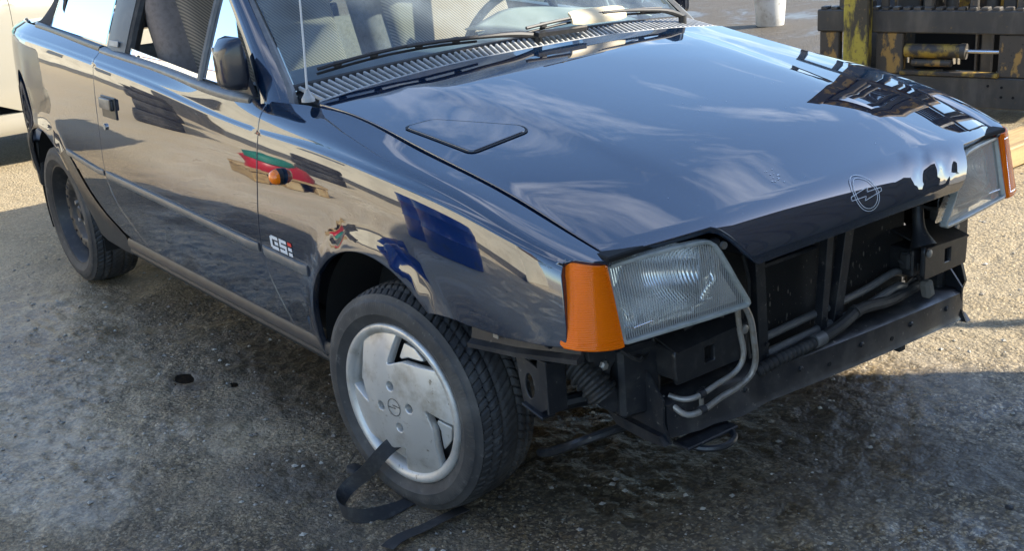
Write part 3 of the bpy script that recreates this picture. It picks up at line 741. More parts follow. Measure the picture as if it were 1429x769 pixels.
    for (x0, z0, x1, z1) in ((.06, .74, .36, 1), (.0, .62, .10, .90), (0, .38, .10, .62), (.0, .10, .10, .38), (.06, 0, .36, .26), (.20, .37, .36, .63),
                             (.42, .74, .74, 1), (.42, .60, .50, .76), (.66, .22, .74, .40), (.42, .37, .74, .63), (.42, 0, .74, .26), (.80, .37, .97, .63), (.80, 0, .97, .26)): bar(x0, z0, x1, z1)
    bar(.80, .74, .97, 1, True)
    raw('model_lettering', Vw, Fw, MT['white'], fe); raw('model_lettering_dot', Vr, Fr, MT['red'], fe)
    # sill with the flare in front of the rear wheel
    V = []; xs = np.linspace(-.37, -1.84, 30)
    for x in xs:
        for dy, z in ((-.03, .318), (.004, .316), (.010, .306), (.010, .285), (.004, .278), (.006, .268), (-.004, .252), (-.05, .245)):
            p = S0(np.array([x]), np.array([s_at(x, .30)]))[0]; V.append((x, sy * (p[1] + dy), z))
    MB().verts_faces(V, [(i * 8 + j, i * 8 + j + 1, (i + 1) * 8 + j + 1, (i + 1) * 8 + j) for i in range(29) for j in range(7)] + [tuple(range(8)), tuple(29 * 8 + j for j in range(8))]).build('sill', MT['sill'], CAR, 40)
    V = []
    inner = arc((RARCH[0], RARCH[1], .345), -3, 52, 16)[::-1]
    outer = [(-2.235, .59), (-2.20, .56), (-2.165, .53), (-2.135, .50), (-2.10, .465), (-2.07, .438), (-2.04, .415), (-2.01, .395), (-1.98, .377), (-1.95, .362), (-1.92, .350), (-1.90, .340), (-1.88, .330), (-1.86, .322), (-1.85, .300), (-1.85, .250)]
    for (xi, zi), (xo, zo) in zip(inner, outer):
        for t, d in ((0, .006), (.3, .014), (.75, .010), (1, .003)):
            x = xi + (xo - xi) * t; z = max(zi + (zo - zi) * t, .248); y = float(S0(np.array([x]), np.array([s_at(x, max(z, .27))]))[0, 1]); V.append((x, sy * (y + d), z))
        V.append((xi, sy * .70, max(zi, .248)))
    MB().verts_faces(V, [(i * 5 + a, i * 5 + b, (i + 1) * 5 + b, (i + 1) * 5 + a) for i in range(15) for a, b in ((0, 1), (1, 2), (2, 3), (0, 4))]).build('sill_flare', MT['black_plastic'], CAR, 60)
    # wheel-arch liners
    for (ax_, az_, ar_) in (FARCH, RARCH):
        V = []; aa = np.linspace(52 if ax_ > -1 else -15, 200, 24)
        for a in aa:
            for y in (.775, .60, .45): V.append((ax_ + (ar_ + .004) * math.cos(math.radians(a)), sy * y, az_ + (ar_ + .004) * math.sin(math.radians(a))))
        Fq = [(i * 3 + j, i * 3 + j + 1, (i + 1) * 3 + j + 1, (i + 1) * 3 + j) for i in range(23) for j in range(2)]
        Fq.append(tuple(i * 3 + 2 for i in range(24)))
        MB().verts_faces(V, Fq).build('wheel_arch_liner', MT['void'], CAR, 60)

# ---- wheels
FW = wheel_capped(CAR, (-.018, -.722, .272), math.radians(9))
wheel_capped(CAR, (-.018, .722, .272), math.radians(180 + 8))
wheel_steel(CAR, (-2.52, -.700, .278), 0)
wheel_steel(CAR, (-2.52, .700, .278), PI)

# ---- underbody, engine bay, firewall
MB().box((-1.35, 0, .27), (2.5, 1.30, .08), None, .01).build('floor_pan', MT['void'], CAR)
MB().box((-2.98, 0, .48), (.20, 1.30, .46), None, .03).build('rear_panel', MT['paint'], CAR)
MB().box((-3.10, 0, .44), (.14, 1.46, .20), None, .04, 3).build('rear_bumper', MT['black_plastic'], CAR)
for sy in (-1, 1): MB().box((-3.0, sy * .72, .44), (.34, .05, .20), Matrix.Rotation(sy * .28, 3, 'Z'), .02, 2).build('rear_bumper_end', MT['black_plastic'], CAR)
for sy in (-1, 1): MB().box((-3.06, sy * .665, .80), (.10, .06, .16), Matrix.Rotation(sy * .3, 3, 'Z'), .01, 2).build('tail_light', MT['taillight'], CAR)
MB().box((-2.95, 0, .955), (.40, 1.28, .07), None, .03, 2).build('boot_lid', MT['paint'], CAR)
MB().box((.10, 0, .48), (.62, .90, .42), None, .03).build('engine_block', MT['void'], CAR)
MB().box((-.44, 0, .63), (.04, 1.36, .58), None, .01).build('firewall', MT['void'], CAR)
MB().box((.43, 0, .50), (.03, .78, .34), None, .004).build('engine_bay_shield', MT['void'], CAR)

# ---- headlights and indicators
def lens_x(y, z):
    y = np.abs(y); xo = .630 - (z - .553) / .153 * .036
    return .668 - (.668 - xo) * np.clip((y - .33) / .33, 0, 1.3) ** 1.25 + .006 * np.sin(np.pi * np.clip((y - .34) / .32, 0, 1)) * np.sin(np.pi * np.clip((z - .55) / .155, 0, 1))
MT['lens'] = None
def lens_mat():
    m = bpy.data.materials.new('headlamp_glass'); m.use_nodes = True
    t = m.node_tree; n = t.nodes; l = t.links
    for x in list(n): n.remove(x)
    o = n.new('ShaderNodeOutputMaterial'); co = n.new('ShaderNodeTexCoord').outputs['Object']
    tr = n.new('ShaderNodeBsdfTransparent'); tr.inputs[0].default_value = (.95, .98, .97, 1)
    g = n.new('ShaderNodeBsdfGlossy'); g.inputs['Roughness'].default_value = .03
    wv = n.new('ShaderNodeTexWave'); wv.bands_direction = 'Y'; wv.inputs['Scale'].default_value = 60; l.new(co, wv.inputs[0])
    b2 = n.new('ShaderNodeBump'); b2.inputs['Strength'].default_value = .25; b2.inputs['Distance'].default_value = .0012; l.new(wv.outputs['Fac'], b2.inputs['Height']); l.new(b2.outputs[0], g.inputs['Normal'])
    fr = n.new('ShaderNodeFresnel'); fr.inputs[0].default_value = 1.6; l.new(b2.outputs[0], fr.inputs['Normal'])
    m1 = n.new('ShaderNodeMixShader'); l.new(fr.outputs[0], m1.inputs[0]); l.new(tr.outputs[0], m1.inputs[1]); l.new(g.outputs[0], m1.inputs[2])
    d = n.new('ShaderNodeBsdfDiffuse'); d.inputs[0].default_value = (.78, .79, .76, 1)
    r = n.new('ShaderNodeMapRange'); r.inputs['To Min'].default_value = .10; r.inputs['To Max'].default_value = .38; l.new(wv.outputs['Fac'], r.inputs['Value'])
    m2 = n.new('ShaderNodeMixShader'); l.new(r.outputs[0], m2.inputs[0]); l.new(m1.outputs[0], m2.inputs[1]); l.new(d.outputs[0], m2.inputs[2])
    l.new(m2.outputs[0], o.inputs[0]); return m
MT['lens'] = lens_mat()
for sy in (-1, 1):
    poly = [(.656, .5545), (.657, .60), (.660, .66), (.660, .7035), (.60, .7085), (.52, .7125), (.455, .7125), (.437, .709), (.425, .700), (.415, .685), (.38, .62), (.345, .565), (.342, .557), (.350, .5515), (.45, .5510), (.55, .5520), (.648, .5525)]
    fm = lambda u, v, sy=sy: np.stack([lens_x(u, v), sy * u, v], 1)
    hl = panel('headlight', poly, lambda u, v, f=fm: f(u, v) - np.array([.010, 0, 0]), MT['lens'], CAR, .02, .010, [], sign=sy)
    hl.name = 'headlight'
    inn = offset_poly(poly, .0036)
    panel('lens_rim', poly, fm, MT['lens_rim'], hl, .012, .016, [inn], sign=sy)
    # reflector bowl
    def rm(u, v, sy=sy):
        r2 = ((u - .515) / .115) ** 2 + ((v - .634) / .078) ** 2
        return np.stack([lens_x(u, v) - .035 - .095 * np.clip(1 - r2, 0, 1) ** .8, sy * u, v], 1)
    panel('reflector', offset_poly(poly, .004), rm, MT['reflector'], hl, .012, 0, sign=sy)
    # bulb shield and step plates inside
    MB().box((.612, sy * .405, .630), (.004, .05, .11), Matrix.Rotation(sy * .15, 3, 'Z'), .001).build('side_reflector_plate', MT['reflector'], hl)
    MB().box((.600, sy * .52, .573), (.06, .22, .003), Matrix.Rotation(-.2, 3, 'Y'), .001).build('lower_reflector_plate', MT['reflector'], hl)
    MB().box((.445, sy * .50, .63), (.02, .32, .165), None, .005).build('headlight_housing', MT['black_plastic'], hl)
    # indicator: patch from inner to outer edge, wrapping round the corner
    i_t, i_b, o_b, o_t = np.array([.600, .665, .7075]), np.array([.633, .661, .551]), np.array([.582, .757, .562]), np.array([.560, .724, .719])
    def im(u, v, sy=sy):
        u = np.asarray(u)[:, None]; v = np.asarray(v)[:, None]
        p = (i_b * (1 - u) + o_b * u) * (1 - v) + (i_t * (1 - u) + o_t * u) * v
        bul = 4 * u * (1 - u); p = p + bul * np.array([.016, .006, 0]) + np.clip(u - .9, 0, 1) * 4 * np.array([-.03, .004, 0])
        p[:, 1] *= sy; return p
    q = [(0, 0), (1.0, 0), (1.03, .03), (1.03, .97), (1.0, 1), (0, 1)]
    ind = panel('indicator', q, im, MT['orange'], CAR, .06, .05, sign=sy, bev=.003)
    panel('indicator_backing', [(.04, .04), (.96, .04), (.96, .96), (.04, .96)], lambda u, v, f=im: f(u, v) - np.array([.022, 0, 0]), MT['lamp_white'], ind, .1, 0, sign=sy)
    Vv, Ff = stroke(resample([(.10, .07), (.93, .07), (.93, .93), (.10, .93)], .08), .02, True); P3 = im(Vv[:, 0], Vv[:, 1]); P3[:, 0] += .0012; raw('lens_ridge', P3, Ff, MT['orange'], ind)
    # black gap filler round the lamp, under the hood edge
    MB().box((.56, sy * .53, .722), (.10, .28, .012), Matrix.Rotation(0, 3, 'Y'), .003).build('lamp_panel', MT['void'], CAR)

# ---- front structure left bare by the missing bumper
RY = lambda a: Matrix.Rotation(a, 3, 'Y')
MB().box((.595, 0, .668), (.08, .66, .04), None, .006).build('slam_panel', MT['chassis'], CAR)
rad = MB().box((.505, .02, .505), (.04, .72, .31), None, .004).build('radiator', MT['radiator'], CAR)
for z in (.585, .600, .615, .630): MB().box((.545, -.105, z), (.012, .20, .005), RY(.5), .001).build('radiator_louver', MT['chassis'], rad)
MB().box((.548, -.105, .568), (.014, .22, .010), None, .002).build('radiator_rail', MT['chassis'], rad)
# dried insects and mud flecks on the core
V = []; Fq = []
for i in range(90):
    y = rng.uniform(-.20, .34); z = rng.uniform(.37, .62); r = rng.uniform(.0012, .004); b = len(V)
    for a in np.linspace(0, 2 * PI, 6, endpoint=False): V.append((.5262, y + r * math.cos(a) * .7, z + r * 1.8 * math.sin(a)))
    Fq.append(tuple(range(b, b + 6)))
MT['mud'] = mat('dry_mud', (.16, .145, .12), .9)
tag(raw('mud_flecks', V, Fq, MT['mud'], rad), kind='stuff')
def post(y0, y1, wd, z0=.352, z1=.655):
    a = Vector((.580, y0, z0)); b = Vector((.590, y1, z1)); d = (b - a); m_ = frame((a + b) / 2, d, (0, 1, 0)); mb = MB()
    mb.box((a + b) / 2, (d.length, wd, .004), m_.to_3x3(), .001)
    for s in (-1, 1): mb.box((a + b) / 2 + Vector((-.010, s * (wd / 2 - .002), 0)), (d.length, .004, .022), m_.to_3x3(), .001)
    o = mb.build('grille_post', MT['chassis'], CAR)
    for z in (.375, .40): MB().tube([(.578, y0 + .002, z), (.590, y0 + .002, z)], .005, 8).build('rivet', MT['chassis'], o)
post(-.205, -.232, .030); post(-.002, .012, .022); post(.045, .085, .030)
# lower cross-member, slightly bent: high on the near side
def cm_z(y): return .272 - .030 * (y / .53) * .75
ys = np.linspace(-.525, .540, 28); prof = [(.545, .082), (.600, .080), (.612, .070), (.615, .012), (.622, .0), (.600, -.004), (.545, .0)]
V = []
for y in ys:
    bend = .010 * math.exp(-((y + .33) / .06) ** 2) + .006 * math.exp(-((y + .45) / .04) ** 2)
    for x, z in prof: V.append((x - .015 * (y / .54) ** 2 + (bend if z < .02 else 0), y, cm_z(y) + z - (bend * .5 if z < .02 else 0)))
k = len(prof)
CM = MB().verts_faces(V, [(i * k + j, i * k + (j + 1) % k, (i + 1) * k + (j + 1) % k, (i + 1) * k + j) for i in range(27) for j in range(k)] + [tuple(range(k)), tuple(27 * k + j for j in range(k))]).build('cross_member', MT['chassis'], CAR, 40)
# folded end plates
for sy in (-1, 1):
    zb = cm_z(sy * .53)
    poly = [(.618, zb - .008), (.598, zb + .030), (.60, zb + .085), (.57, zb + .12), (.50, zb + .20), (.44, zb + .20), (.46, zb + .08), (.43, zb - .005)]
    MB().prism([(x, z) for x, z in poly], frame((0, sy * .530, 0), (1, 0, 0), (0, 0, 1)), .006 * -sy).build('end_plate', MT['chassis'], CM)
    MB().prism([(.44, zb + .02), (.47, zb - .006), (.56, zb - .012), (.617, zb - .008), (.60, zb + .01)], frame((0, sy * .552, 0), (1, .0, 0), (0, -sy * .0, 1)), .02 * sy).build('end_flange', MT['chassis'], CM)
    MB().box((.50, sy * .535, zb + .12), (.10, .10, .16), Matrix.Rotation(sy * .2, 3, 'Z'), .01).build('chassis_leg', MT['chassis'], CM)
# towing eye
pts = [(.585, -.485, .268), (.640, -.470, .262), (.668, -.432, .262), (.662, -.392, .264), (.630, -.372, .266), (.585, -.375, .270)]
MB().tube(curve_pts(pts, 18), .0075, 8).build('towing_eye', MT['chassis'], CM)
MB().box((.615, -.43, .270), (.05, .15, .008), None, .002).build('towing_eye_plate', MT['chassis'], CM)
MB().box((.60, .27, .250), (.02, .025, .02), None, .003).build('lower_stop', MT['rubber'], CM)

# bumper bracket boxes with a slot
for sy in (-1, 1):
    y0, y1 = (.318, .512); zt, zb = .497, .415
    bo = MB(); poly = [(y0, zb + .006), (y1 - .004, zb), (y1, zt - .012), (y0, zt + .002)]
    slot = [(.405, .438), (.437, .436), (.437, .476), (.405, .478)]
    def bm_(u, v, sy=sy): return np.stack([.630 - .10 * (np.abs(u) - .32) ** 1.0 * .6, sy * u, v], 1)
    br = panel('bumper_bracket', poly, bm_, MT['black_plastic'], CAR, .02, .012, [slot], sign=sy, bev=.003)
    V = []
    for y, z in ((y0, zt + .003), (y1, zt - .011)):
        xf = .630 - .06 * (y - .32); V += [(xf + .004, sy * y, z), (xf + .004, sy * y, z - .004), (xf - .10, sy * y, z + .030), (xf - .10, sy * y, z + .026)]
    MB().verts_faces(V, [(0, 1, 5, 4), (0, 4, 6, 2), (1, 3, 7, 5), (0, 2, 3, 1), (4, 5, 7, 6), (2, 6, 7, 3)]).build('bracket_lid', MT['black_plastic'], br, 30)
    MB().box((.55, sy * (y0 + y1) / 2, (zt + zb) / 2 - .004), (.10, y1 - y0 - .006, zt - zb - .012), Matrix.Rotation(-sy * .06, 3, 'Z'), .004).build('bracket_body', MT['black_plastic'], br)
    MB().box((.585, sy * .4205, .457), (.03, .040, .048), None, .002).build('bracket_slot', MT['void'], br)
    MB().lathe([(0, .010), (.004, .010), (.006, .006), (.006, 0)], 10, 'X', Matrix.Translation((.633, sy * .326, .486))).build('bolt', MT['alu'], br)
    # side plate with the round fog-lamp opening
    hole = [(.560 + .046 * math.cos(a), .432 + .046 * math.sin(a)) for a in np.linspace(0, 2 * PI, 28, endpoint=False)]
    poly = [(.490, .375), (.600, .352), (.625, .372), (.652, .400), (.640, .450), (.655, .548), (.490, .548)]
    pl_ = panel('lamp_mount_plate', poly, lambda u, v, sy=sy: np.stack([.545 - .25 * (u - .49), sy * u, v], 1), MT['chassis'], CAR, .02, .020, [hole], sign=sy, bev=.003)
    mx_ = Matrix.Translation((.522, sy * .560, .432)) @ Matrix.Rotation(sy * .24, 4, 'Z')
    MB().lathe([(.004, .046), (-.05, .044), (-.05, 0)], 28, 'X', mx_).build('lamp_socket', MT['void'], pl_)
    MB().tube(curve_pts([(.49, sy * .60, .405), (.512, sy * .575, .415), (.510, sy * .545, .43), (.48, sy * .53, .45)], 12), .011, 8).build('wiring', MT['rubber'], pl_)
    for (y, z) in ((.618, .463), (.511, .405)):
        MB().lathe([(0, .011), (.006, .011), (.010, .007), (.010, 0)], 6, 'X', Matrix.Translation((.546 - .25 * (y - .49), sy * y, z))).build('bolt', MT['alu'], pl_)
    MB().tube([(.545, sy * .478, .482), (.553, sy * .478, .482)], .012, 4).build('clip', MT['rubber'], pl_)
    # bumper side rail below the fender and its hanging bracket
    V = []
    for x, y, z in ((.235, .748, .488), (.40, .744, .510), (.575, .722, .536)):
        V += [(x, sy * y, z), (x, sy * (y + .012), z - .008), (x, sy * (y + .012), z - .018), (x, sy * (y - .006), z - .014), (x, sy * (y - .010), z + .05)]
    rail = MB().verts_faces(V, [(i * 5 + j, i * 5 + (j + 1) % 5, (i + 1) * 5 + (j + 1) % 5, (i + 1) * 5 + j) for i in range(2) for j in range(5)] + [(0, 1, 2, 3, 4), (10, 11, 12, 13, 14)]).build('bumper_rail', MT['chassis'], CAR, 30)
    MB().lathe([(0, .011), (.005, .011), (.010, .008), (.011, 0)], 6, 'Y', Matrix.Translation((.50, sy * .738, .545)) @ (Matrix.Rotation(PI, 4, 'Z') if sy < 0 else Matrix())).build('bolt', MT['chassis'], rail)
    MB().box((.335, sy * .752, .522), (.018, .004, .014), None, .001).build('clip', MT['alu'], rail)
    hole = [(.415 + .017 * math.cos(a), .425 + .030 * math.sin(a)) for a in np.linspace(0, 2 * PI, 20, endpoint=False)]
    poly = [(.375, .490), (.395, .488), (.405, .482), (.445, .470), (.448, .492), (.475, .492), (.468, .388), (.440, .372), (.395, .378), (.388, .392)]
    hb = panel('hanging_bracket', poly, lambda u, v, sy=sy: np.stack([u, sy * (.735 - .0 * u), v], 1), MT['bracket'] if 'bracket' in MT else MT['chassis'], CAR, .02, .004, [hole], sign=-sy)
    MB().box((.474, sy * .712, .435), (.006, .05, .115), None, .001).build('bracket_web', MT['chassis'], hb)
    MB().box((.43, sy * .728, .375), (.07, .035, .006), RY(.2), .001).build('bracket_foot', MT['chassis'], hb)
# convoluted hose by the near wheel arch
def conv_hose(path, r, n, nm, m, parent):
    p = curve_pts(path, n); rs = [r * (1 + .10 * (1 if (i // 2) % 2 else -1)) for i in range(n)]
    return MB().tube(p, rs, 14).build(nm, m, parent, 25)
conv_hose([(.36, -.66, .505), (.44, -.655, .475), (.505, -.64, .430), (.53, -.63, .40)], .033, 46, 'air_hose', MT['rubber'], CAR)
# coolant and oil pipes
MB().tube(curve_pts([(.655, -.352, .555), (.655, -.332, .520), (.653, -.318, .46), (.650, -.312, .41), (.645, -.318, .385), (.640, -.345, .366), (.632, -.400, .352), (.628, -.460, .338), (.615, -.487, .338), (.600, -.500, .352), (.57, -.51, .37)], 46), .0068, 10).build('cooler_pipe', MT['alu'], CAR)
MB().tube(curve_pts([(.632, -.345, .540), (.635, -.338, .47), (.638, -.336, .425), (.635, -.350, .402), (.628, -.40, .385), (.622, -.450, .372), (.610, -.478, .368), (.58, -.50, .375)], 40), .0062, 10).build('cooler_pipe', MT['alu'], CAR)
for (x, y, z) in ((.629, -.452, .341), (.622, -.446, .373)): MB().tube([(x, y - .007, z), (x, y + .007, z)], .0098, 12).build('pipe_clamp', MT['chassis'], CAR)
MB().box((.624, -.449, .357), (.008, .010, .03), None, .002).build('pipe_clamp_plate', MT['mud'], CAR)
for (z, x, r, nm) in ((.412, .560, .0095, 0), (.378, .572, .0095, 1)):
    MB().tube(curve_pts([(x, -.195, z - .01), (x, -.05, z - .004), (x, .10, z), (x, .22, z + .010), (x, .30, z + .018), (x - .02, .36, z - .006), (x - .04, .42, z - .01)], 40), r, 10).build('radiator_pipe', MT['grey_plastic'], CAR)
conv_hose([(.600, -.255, .352), (.604, -.20, .362), (.604, -.12, .364), (.602, -.04, .366)], .0135, 60, 'corrugated_conduit', MT['rubber'], CAR)
MB().tube(curve_pts([(.602, -.045, .366), (.600, .04, .378), (.590, .12, .390), (.585, .20, .380), (.575, .30, .372), (.56, .40, .372)], 30), .0145, 10).build('wiring_loom', MT['rubber'], CAR)
MB().tube([(.602, -.062, .366), (.602, -.028, .367)], .0165, 12).build('loom_tape', MT['grey_plastic'], CAR)
MB().tube([(.592, .095, .389), (.590, .108, .390)], .017, 12).build('loom_clip', MT['rubber'], CAR)
for y in (-.48, -.30, -.12, .10, .30, .46):
    MB().lathe([(0, .007), (.004, .007), (.006, .004), (.006, 0)], 6, 'X', Matrix.Translation((.612 - .015 * (y / .54) ** 2, y, cm_z(y) + .045))).build('bolt', MT['chassis'], CM)
for y in (-.40, -.02, .22): MB().tube([(.6145 - .015 * (y / .54) ** 2, y, cm_z(y) + .028), (.6155 - .015 * (y / .54) ** 2, y, cm_z(y) + .028)], .006, 10).build('drain_hole', MT['void'], CM)
for path in ([(.60, -.47, .52), (.612, -.42, .535), (.60, -.37, .525), (.585, -.33, .49)], [(.55, -.60, .50), (.565, -.57, .475), (.552, -.53, .47), (.545, -.50, .50)], [(.58, .33, .60), (.60, .37, .585), (.59, .42, .57), (.57, .47, .55)], [(.565, .30, .46), (.59, .33, .43), (.59, .36, .40), (.57, .40, .39)], [(.57, -.26, .62), (.578, -.25, .55), (.572, -.255, .46), (.58, -.25, .38)]):
    MB().tube(curve_pts(path, 16), .0042, 6).build('wire', MT['rubber'], CAR)
for (x, y, z) in ((.60, -.455, .525), (.606, -.385, .53), (.560, -.560, .473), (.592, .385, .58)): MB().box((x, y, z), (.016, .014, .010), Matrix.Rotation(.4, 3, 'X'), .002).build('wire_clip', MT['black_plastic'], CAR)
MB().box((.612, -.25, .645), (.03, .03, .05), None, .004).build('hood_catch', MT['alu'], CAR)
MB().lathe([(0, .012), (.012, .012), (.016, .007), (.016, 0)], 12, 'Z', Matrix.Translation((.628, -.405, .688))).build('hood_buffer', MT['rubber'], CAR)
MB().tube([(.640, -.395, .690), (.647, -.395, .690)], .008, 10).build('lamp_screw', MT['alu'], CAR)
MB().box((.560, -.485, .535), (.05, .05, .02), None, .004).build('lamp_bracket', MT['chassis'], CAR)
for sy in (-1, 1):                                                # inner wings close the bay behind the lamps
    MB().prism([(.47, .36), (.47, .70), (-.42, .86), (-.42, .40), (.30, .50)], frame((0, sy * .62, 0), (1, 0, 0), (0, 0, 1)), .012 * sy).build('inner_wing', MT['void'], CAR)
# horn trumpet on the far side
mb = MB(); p = curve_pts([(.575, .355, .625), (.580, .350, .60), (.590, .340, .555), (.602, .335, .520), (.612, .332, .498)], 16)
mb.tube(p, [.012, .013, .013, .013, .013, .0135, .014, .014, .0145, .015, .016, .018, .021, .025, .029, .033], 14); mb.build('horn', MT['chassis'], CAR)
MB().box((.575, .318, .458), (.03, .022, .045), None, .006).build('horn_connector', MT['rubber'], CAR)
MB().box((.582, .342, .440), (.03, .020, .030), None, .006).build('horn_connector', MT['rubber'], CAR)
MB().box((.60, .375, .375), (.03, .03, .05), Matrix.Rotation(.3, 3, 'X'), .008).build('radiator_mount', MT['mud'], CAR)
# far-side fender foot that shows below the headlight
MB().prism([(.40, .30), (.56, .27), (.585, .34), (.56, .42), (.44, .48)], frame((0, .575, 0), (1, 0, 0), (0, 0, 1)), .01).build('side_baffle', MT['black_plastic'], CAR)
# driveshaft stub and lower arm behind the near wheel
MB().tube([(.02, -.62, .25), (.02, -.30, .26)], .016, 10).build('driveshaft', MT['chassis'], CAR)
MB().tube([(.10, -.60, .20), (.22, -.35, .22)], .020, 10).build('control_arm', MT['chassis'], CAR)
MB().tube(curve_pts([(.25, -.60, .16), (.33, -.62, .20), (.40, -.60, .24), (.44, -.40, .25)], 16), .011, 8).build('anti_roll_bar', MT['chassis'], CAR)

# ---- cowl grille, wipers, antenna, mirror
cw = []; n = 31
ysr = np.linspace(-.70, .70, n)
V = []
for y in ysr:
    h = H(np.array([0.]), np.array([y]))[0]; b = wbase(np.array(y)); V += [(h[0] - .004, y, h[2] - .014), (b[0] - .005, y, b[2] - .016)]
COWL = raw('cowl_grille', V, [(2 * i, 2 * i + 2, 2 * i + 3, 2 * i + 1) for i in range(n - 1)], MT['void'], CAR)
V = []
for y in ysr:
    h = H(np.array([0.]), np.array([y]))[0]
    V += [(h[0] - .006, y, h[2] - .014), (h[0] - .006, y, h[2] + .000), (h[0] - .013, y, h[2] + .001), (h[0] - .014, y, h[2] - .014)]
MB().verts_faces(V, [(i * 4 + j, i * 4 + j + 1, i * 4 + j + 5, i * 4 + j + 4) for i in range(n - 1) for j in range(3)]).build('cowl_edge', MT['cowl'], COWL)
V = []
for y in ysr:
    b = wbase(np.array(y)); V += [(b[0] + .010, y, b[2] - .010), (b[0] + .005, y, b[2] + .000), (b[0] - .004, y, b[2] + .003), (b[0] - .012, y, b[2] + .002)]
MB().verts_faces(V, [(i * 4 + j, i * 4 + j + 1, i * 4 + j + 5, i * 4 + j + 4) for i in range(n - 1) for j in range(3)]).build('windscreen_seal', MT['rubber'], CAR)
for y in np.arange(-.684, .685, .0190):
    h = H(np.array([0.]), np.array([y]))[0]; b = wbase(np.array(y)); a_ = Vector((h[0] - .012, y, h[2] - .003)); c_ = Vector((b[0] + .009, y, b[2] - .006)); d = c_ - a_
    MB().box((a_ + c_) / 2, (d.length, .0072, .010), frame((0, 0, 0), d, (0, 1, 0)).to_3x3(), .0015).build('cowl_slat', MT['cowl'], COWL)
def wiper(parts, p_piv, blade, arm, spoiler=None):
    b0, b1 = [Vector(p) for p in blade]; d = b1 - b0
    wroot = MB().tube([Vector(p_piv) + Vector((0, 0, -.01)), Vector(p_piv) + Vector((0, 0, .020))], .013, 12).build('wiper', MT['wiper'], CAR)
    pp = [Vector(p) for p in arm]
    MB().tube(curve_pts(arm, 14), [.009, .009, .009, .008, .007, .006, .0055, .005, .005, .0045, .0045, .0045, .004, .004], 8).build('wiper_arm', MT['wiper'], wroot)
    mb = MB(); c = [b0 + d * t + Vector((0, 0, .012 * math.sin(PI * t))) for t in np.linspace(0, 1, 14)]
    mb.tube([p + Vector((.003, 0, .007)) for p in c], .0048, 6); mb.build('wiper_frame', MT['wiper'], wroot)
    mb = MB(); mb.tube([p + Vector((-.004, 0, -.006)) for p in c], .0036, 6); mb.build('wiper_blade', MT['wiper'], wroot)
    for t in (.12, .34, .62, .86):
        q = b0 + d * t + Vector((0, 0, .004 + .012 * math.sin(PI * t))); MB().box(q, (.012, .022, .016), None, .003).build('wiper_claw', MT['wiper'], wroot)
    if spoiler:
        s0, s1 = [Vector(p) for p in spoiler]; ds = s1 - s0; m_ = frame((s0 + s1) / 2, ds, (-.55, 0, .83)); V = []
        for t in np.linspace(0, 1, 12):
            k = 1 - .25 * abs(2 * t - 1) ** 6
            for a, b in ((-.024, .0), (-.012, .006), (.010, .007), (.024, .002), (.022, -.002), (-.020, -.003)): V.append(s0 + ds * t + m_.to_3x3() @ Vector((0, a * k, b)))
        MB().verts_faces(V, [(i * 6 + j, i * 6 + (j + 1) % 6, i * 6 + 6 + (j + 1) % 6, i * 6 + 6 + j) for i in range(11) for j in range(6)] + [tuple(range(6)), tuple(66 + j for j in range(6))]).build('wiper_spoiler', MT['spoiler'], wroot, 50)
wiper(CAR, (-.452, .02, .968), [(-.490, -.655, .985), (-.462, -.180, 1.002)], [(-.452, .02, .985), (-.452, -.05, .998), (-.458, -.16, 1.006), (-.462, -.29, 1.012), (-.468, -.40, 1.012)])
wiper(CAR, (-.462, .60, .948), [(-.452, -.02, 1.004), (-.475, .52, .992)], [(-.462, .60, .965), (-.462, .55, .985), (-.462, .45, 1.002), (-.460, .36, 1.012), (-.458, .27, 1.016)], [(-.455, .145, 1.016), (-.466, .362, 1.008)])
# second spindle cover lying on the grille
MB().prism([(-.0, -.012), (.17, -.020), (.185, -.006), (.17, .008), (0, .012)], frame((-.440, .005, .985), (-.01, 1, -.02), (-1, 0, .15)), .012).build('wiper_spindle_cover', MT['black_plastic'], CAR)
ant = MB().lathe([(0, .017), (.008, .016), (.014, .012), (.020, .008), (.030, .005)], 16, 'Z', Matrix.Translation((-.415, -.728, .930))).build('antenna', MT['cowl'], CAR)
MB().tube([(-.415, -.728, .955), (-.395, -.730, 1.06), (-.365, -.733, 1.25), (-.335, -.735, 1.45)], [.0030, .0026, .0022, .0018], 8).build('antenna_rod', MT['white'], ant)
for sy, fe, do, qu in sides:
    MB().prism([(-.655, .922), (-.835, .930), (-.775, 1.015), (-.735, 1.045)], frame((0, sy * .748, 0), (1, 0, 0), (0, -sy * .0 - .32 * sy * 0, 1)), -.014 * sy).build('mirror_base', MT['black_plastic'], do)
    secs = []
    for t, (x0, x1, z0, z1) in ((0, (-.735, -.650, .958, 1.040)), (.25, (-.735, -.630, .945, 1.078)), (.6, (-.728, -.636, .946, 1.074)), (.85, (-.720, -.652, .950, 1.058)), (1.0, (-.712, -.672, .960, 1.038))):
        y = .765 + .064 * t; r = .020; ring = []
        for cx, cz, a0 in ((x1 - r, z1 - r, 0), (x0 + r * .4, z1 - r * .4, 90), (x0 + r * .4, z0 + r * .4, 180), (x1 - r, z0 + r, 270)):
            rr_ = r if a0 in (0, 270) else r * .4
            for a in (0, 30, 60, 90): ring.append((cx + rr_ * math.cos(math.radians(a + a0)), sy * y, cz + rr_ * math.sin(math.radians(a + a0))))
        secs.append(ring)
    V = [p for r in secs for p in r]; k = 16
    mir = MB().verts_faces(V, [(i * k + j, i * k + (j + 1) % k, (i + 1) * k + (j + 1) % k, (i + 1) * k + j) for i in range(4) for j in range(k)] + [tuple(range(k)), tuple(4 * k + j for j in range(k))]).build('door_mirror', MT['mirror_shell'], do, 60)
    MB().box((-.737, sy * .797, 1.01), (.004, .044, .085), None, .001).build('mirror_glass', MT['chrome'], do)

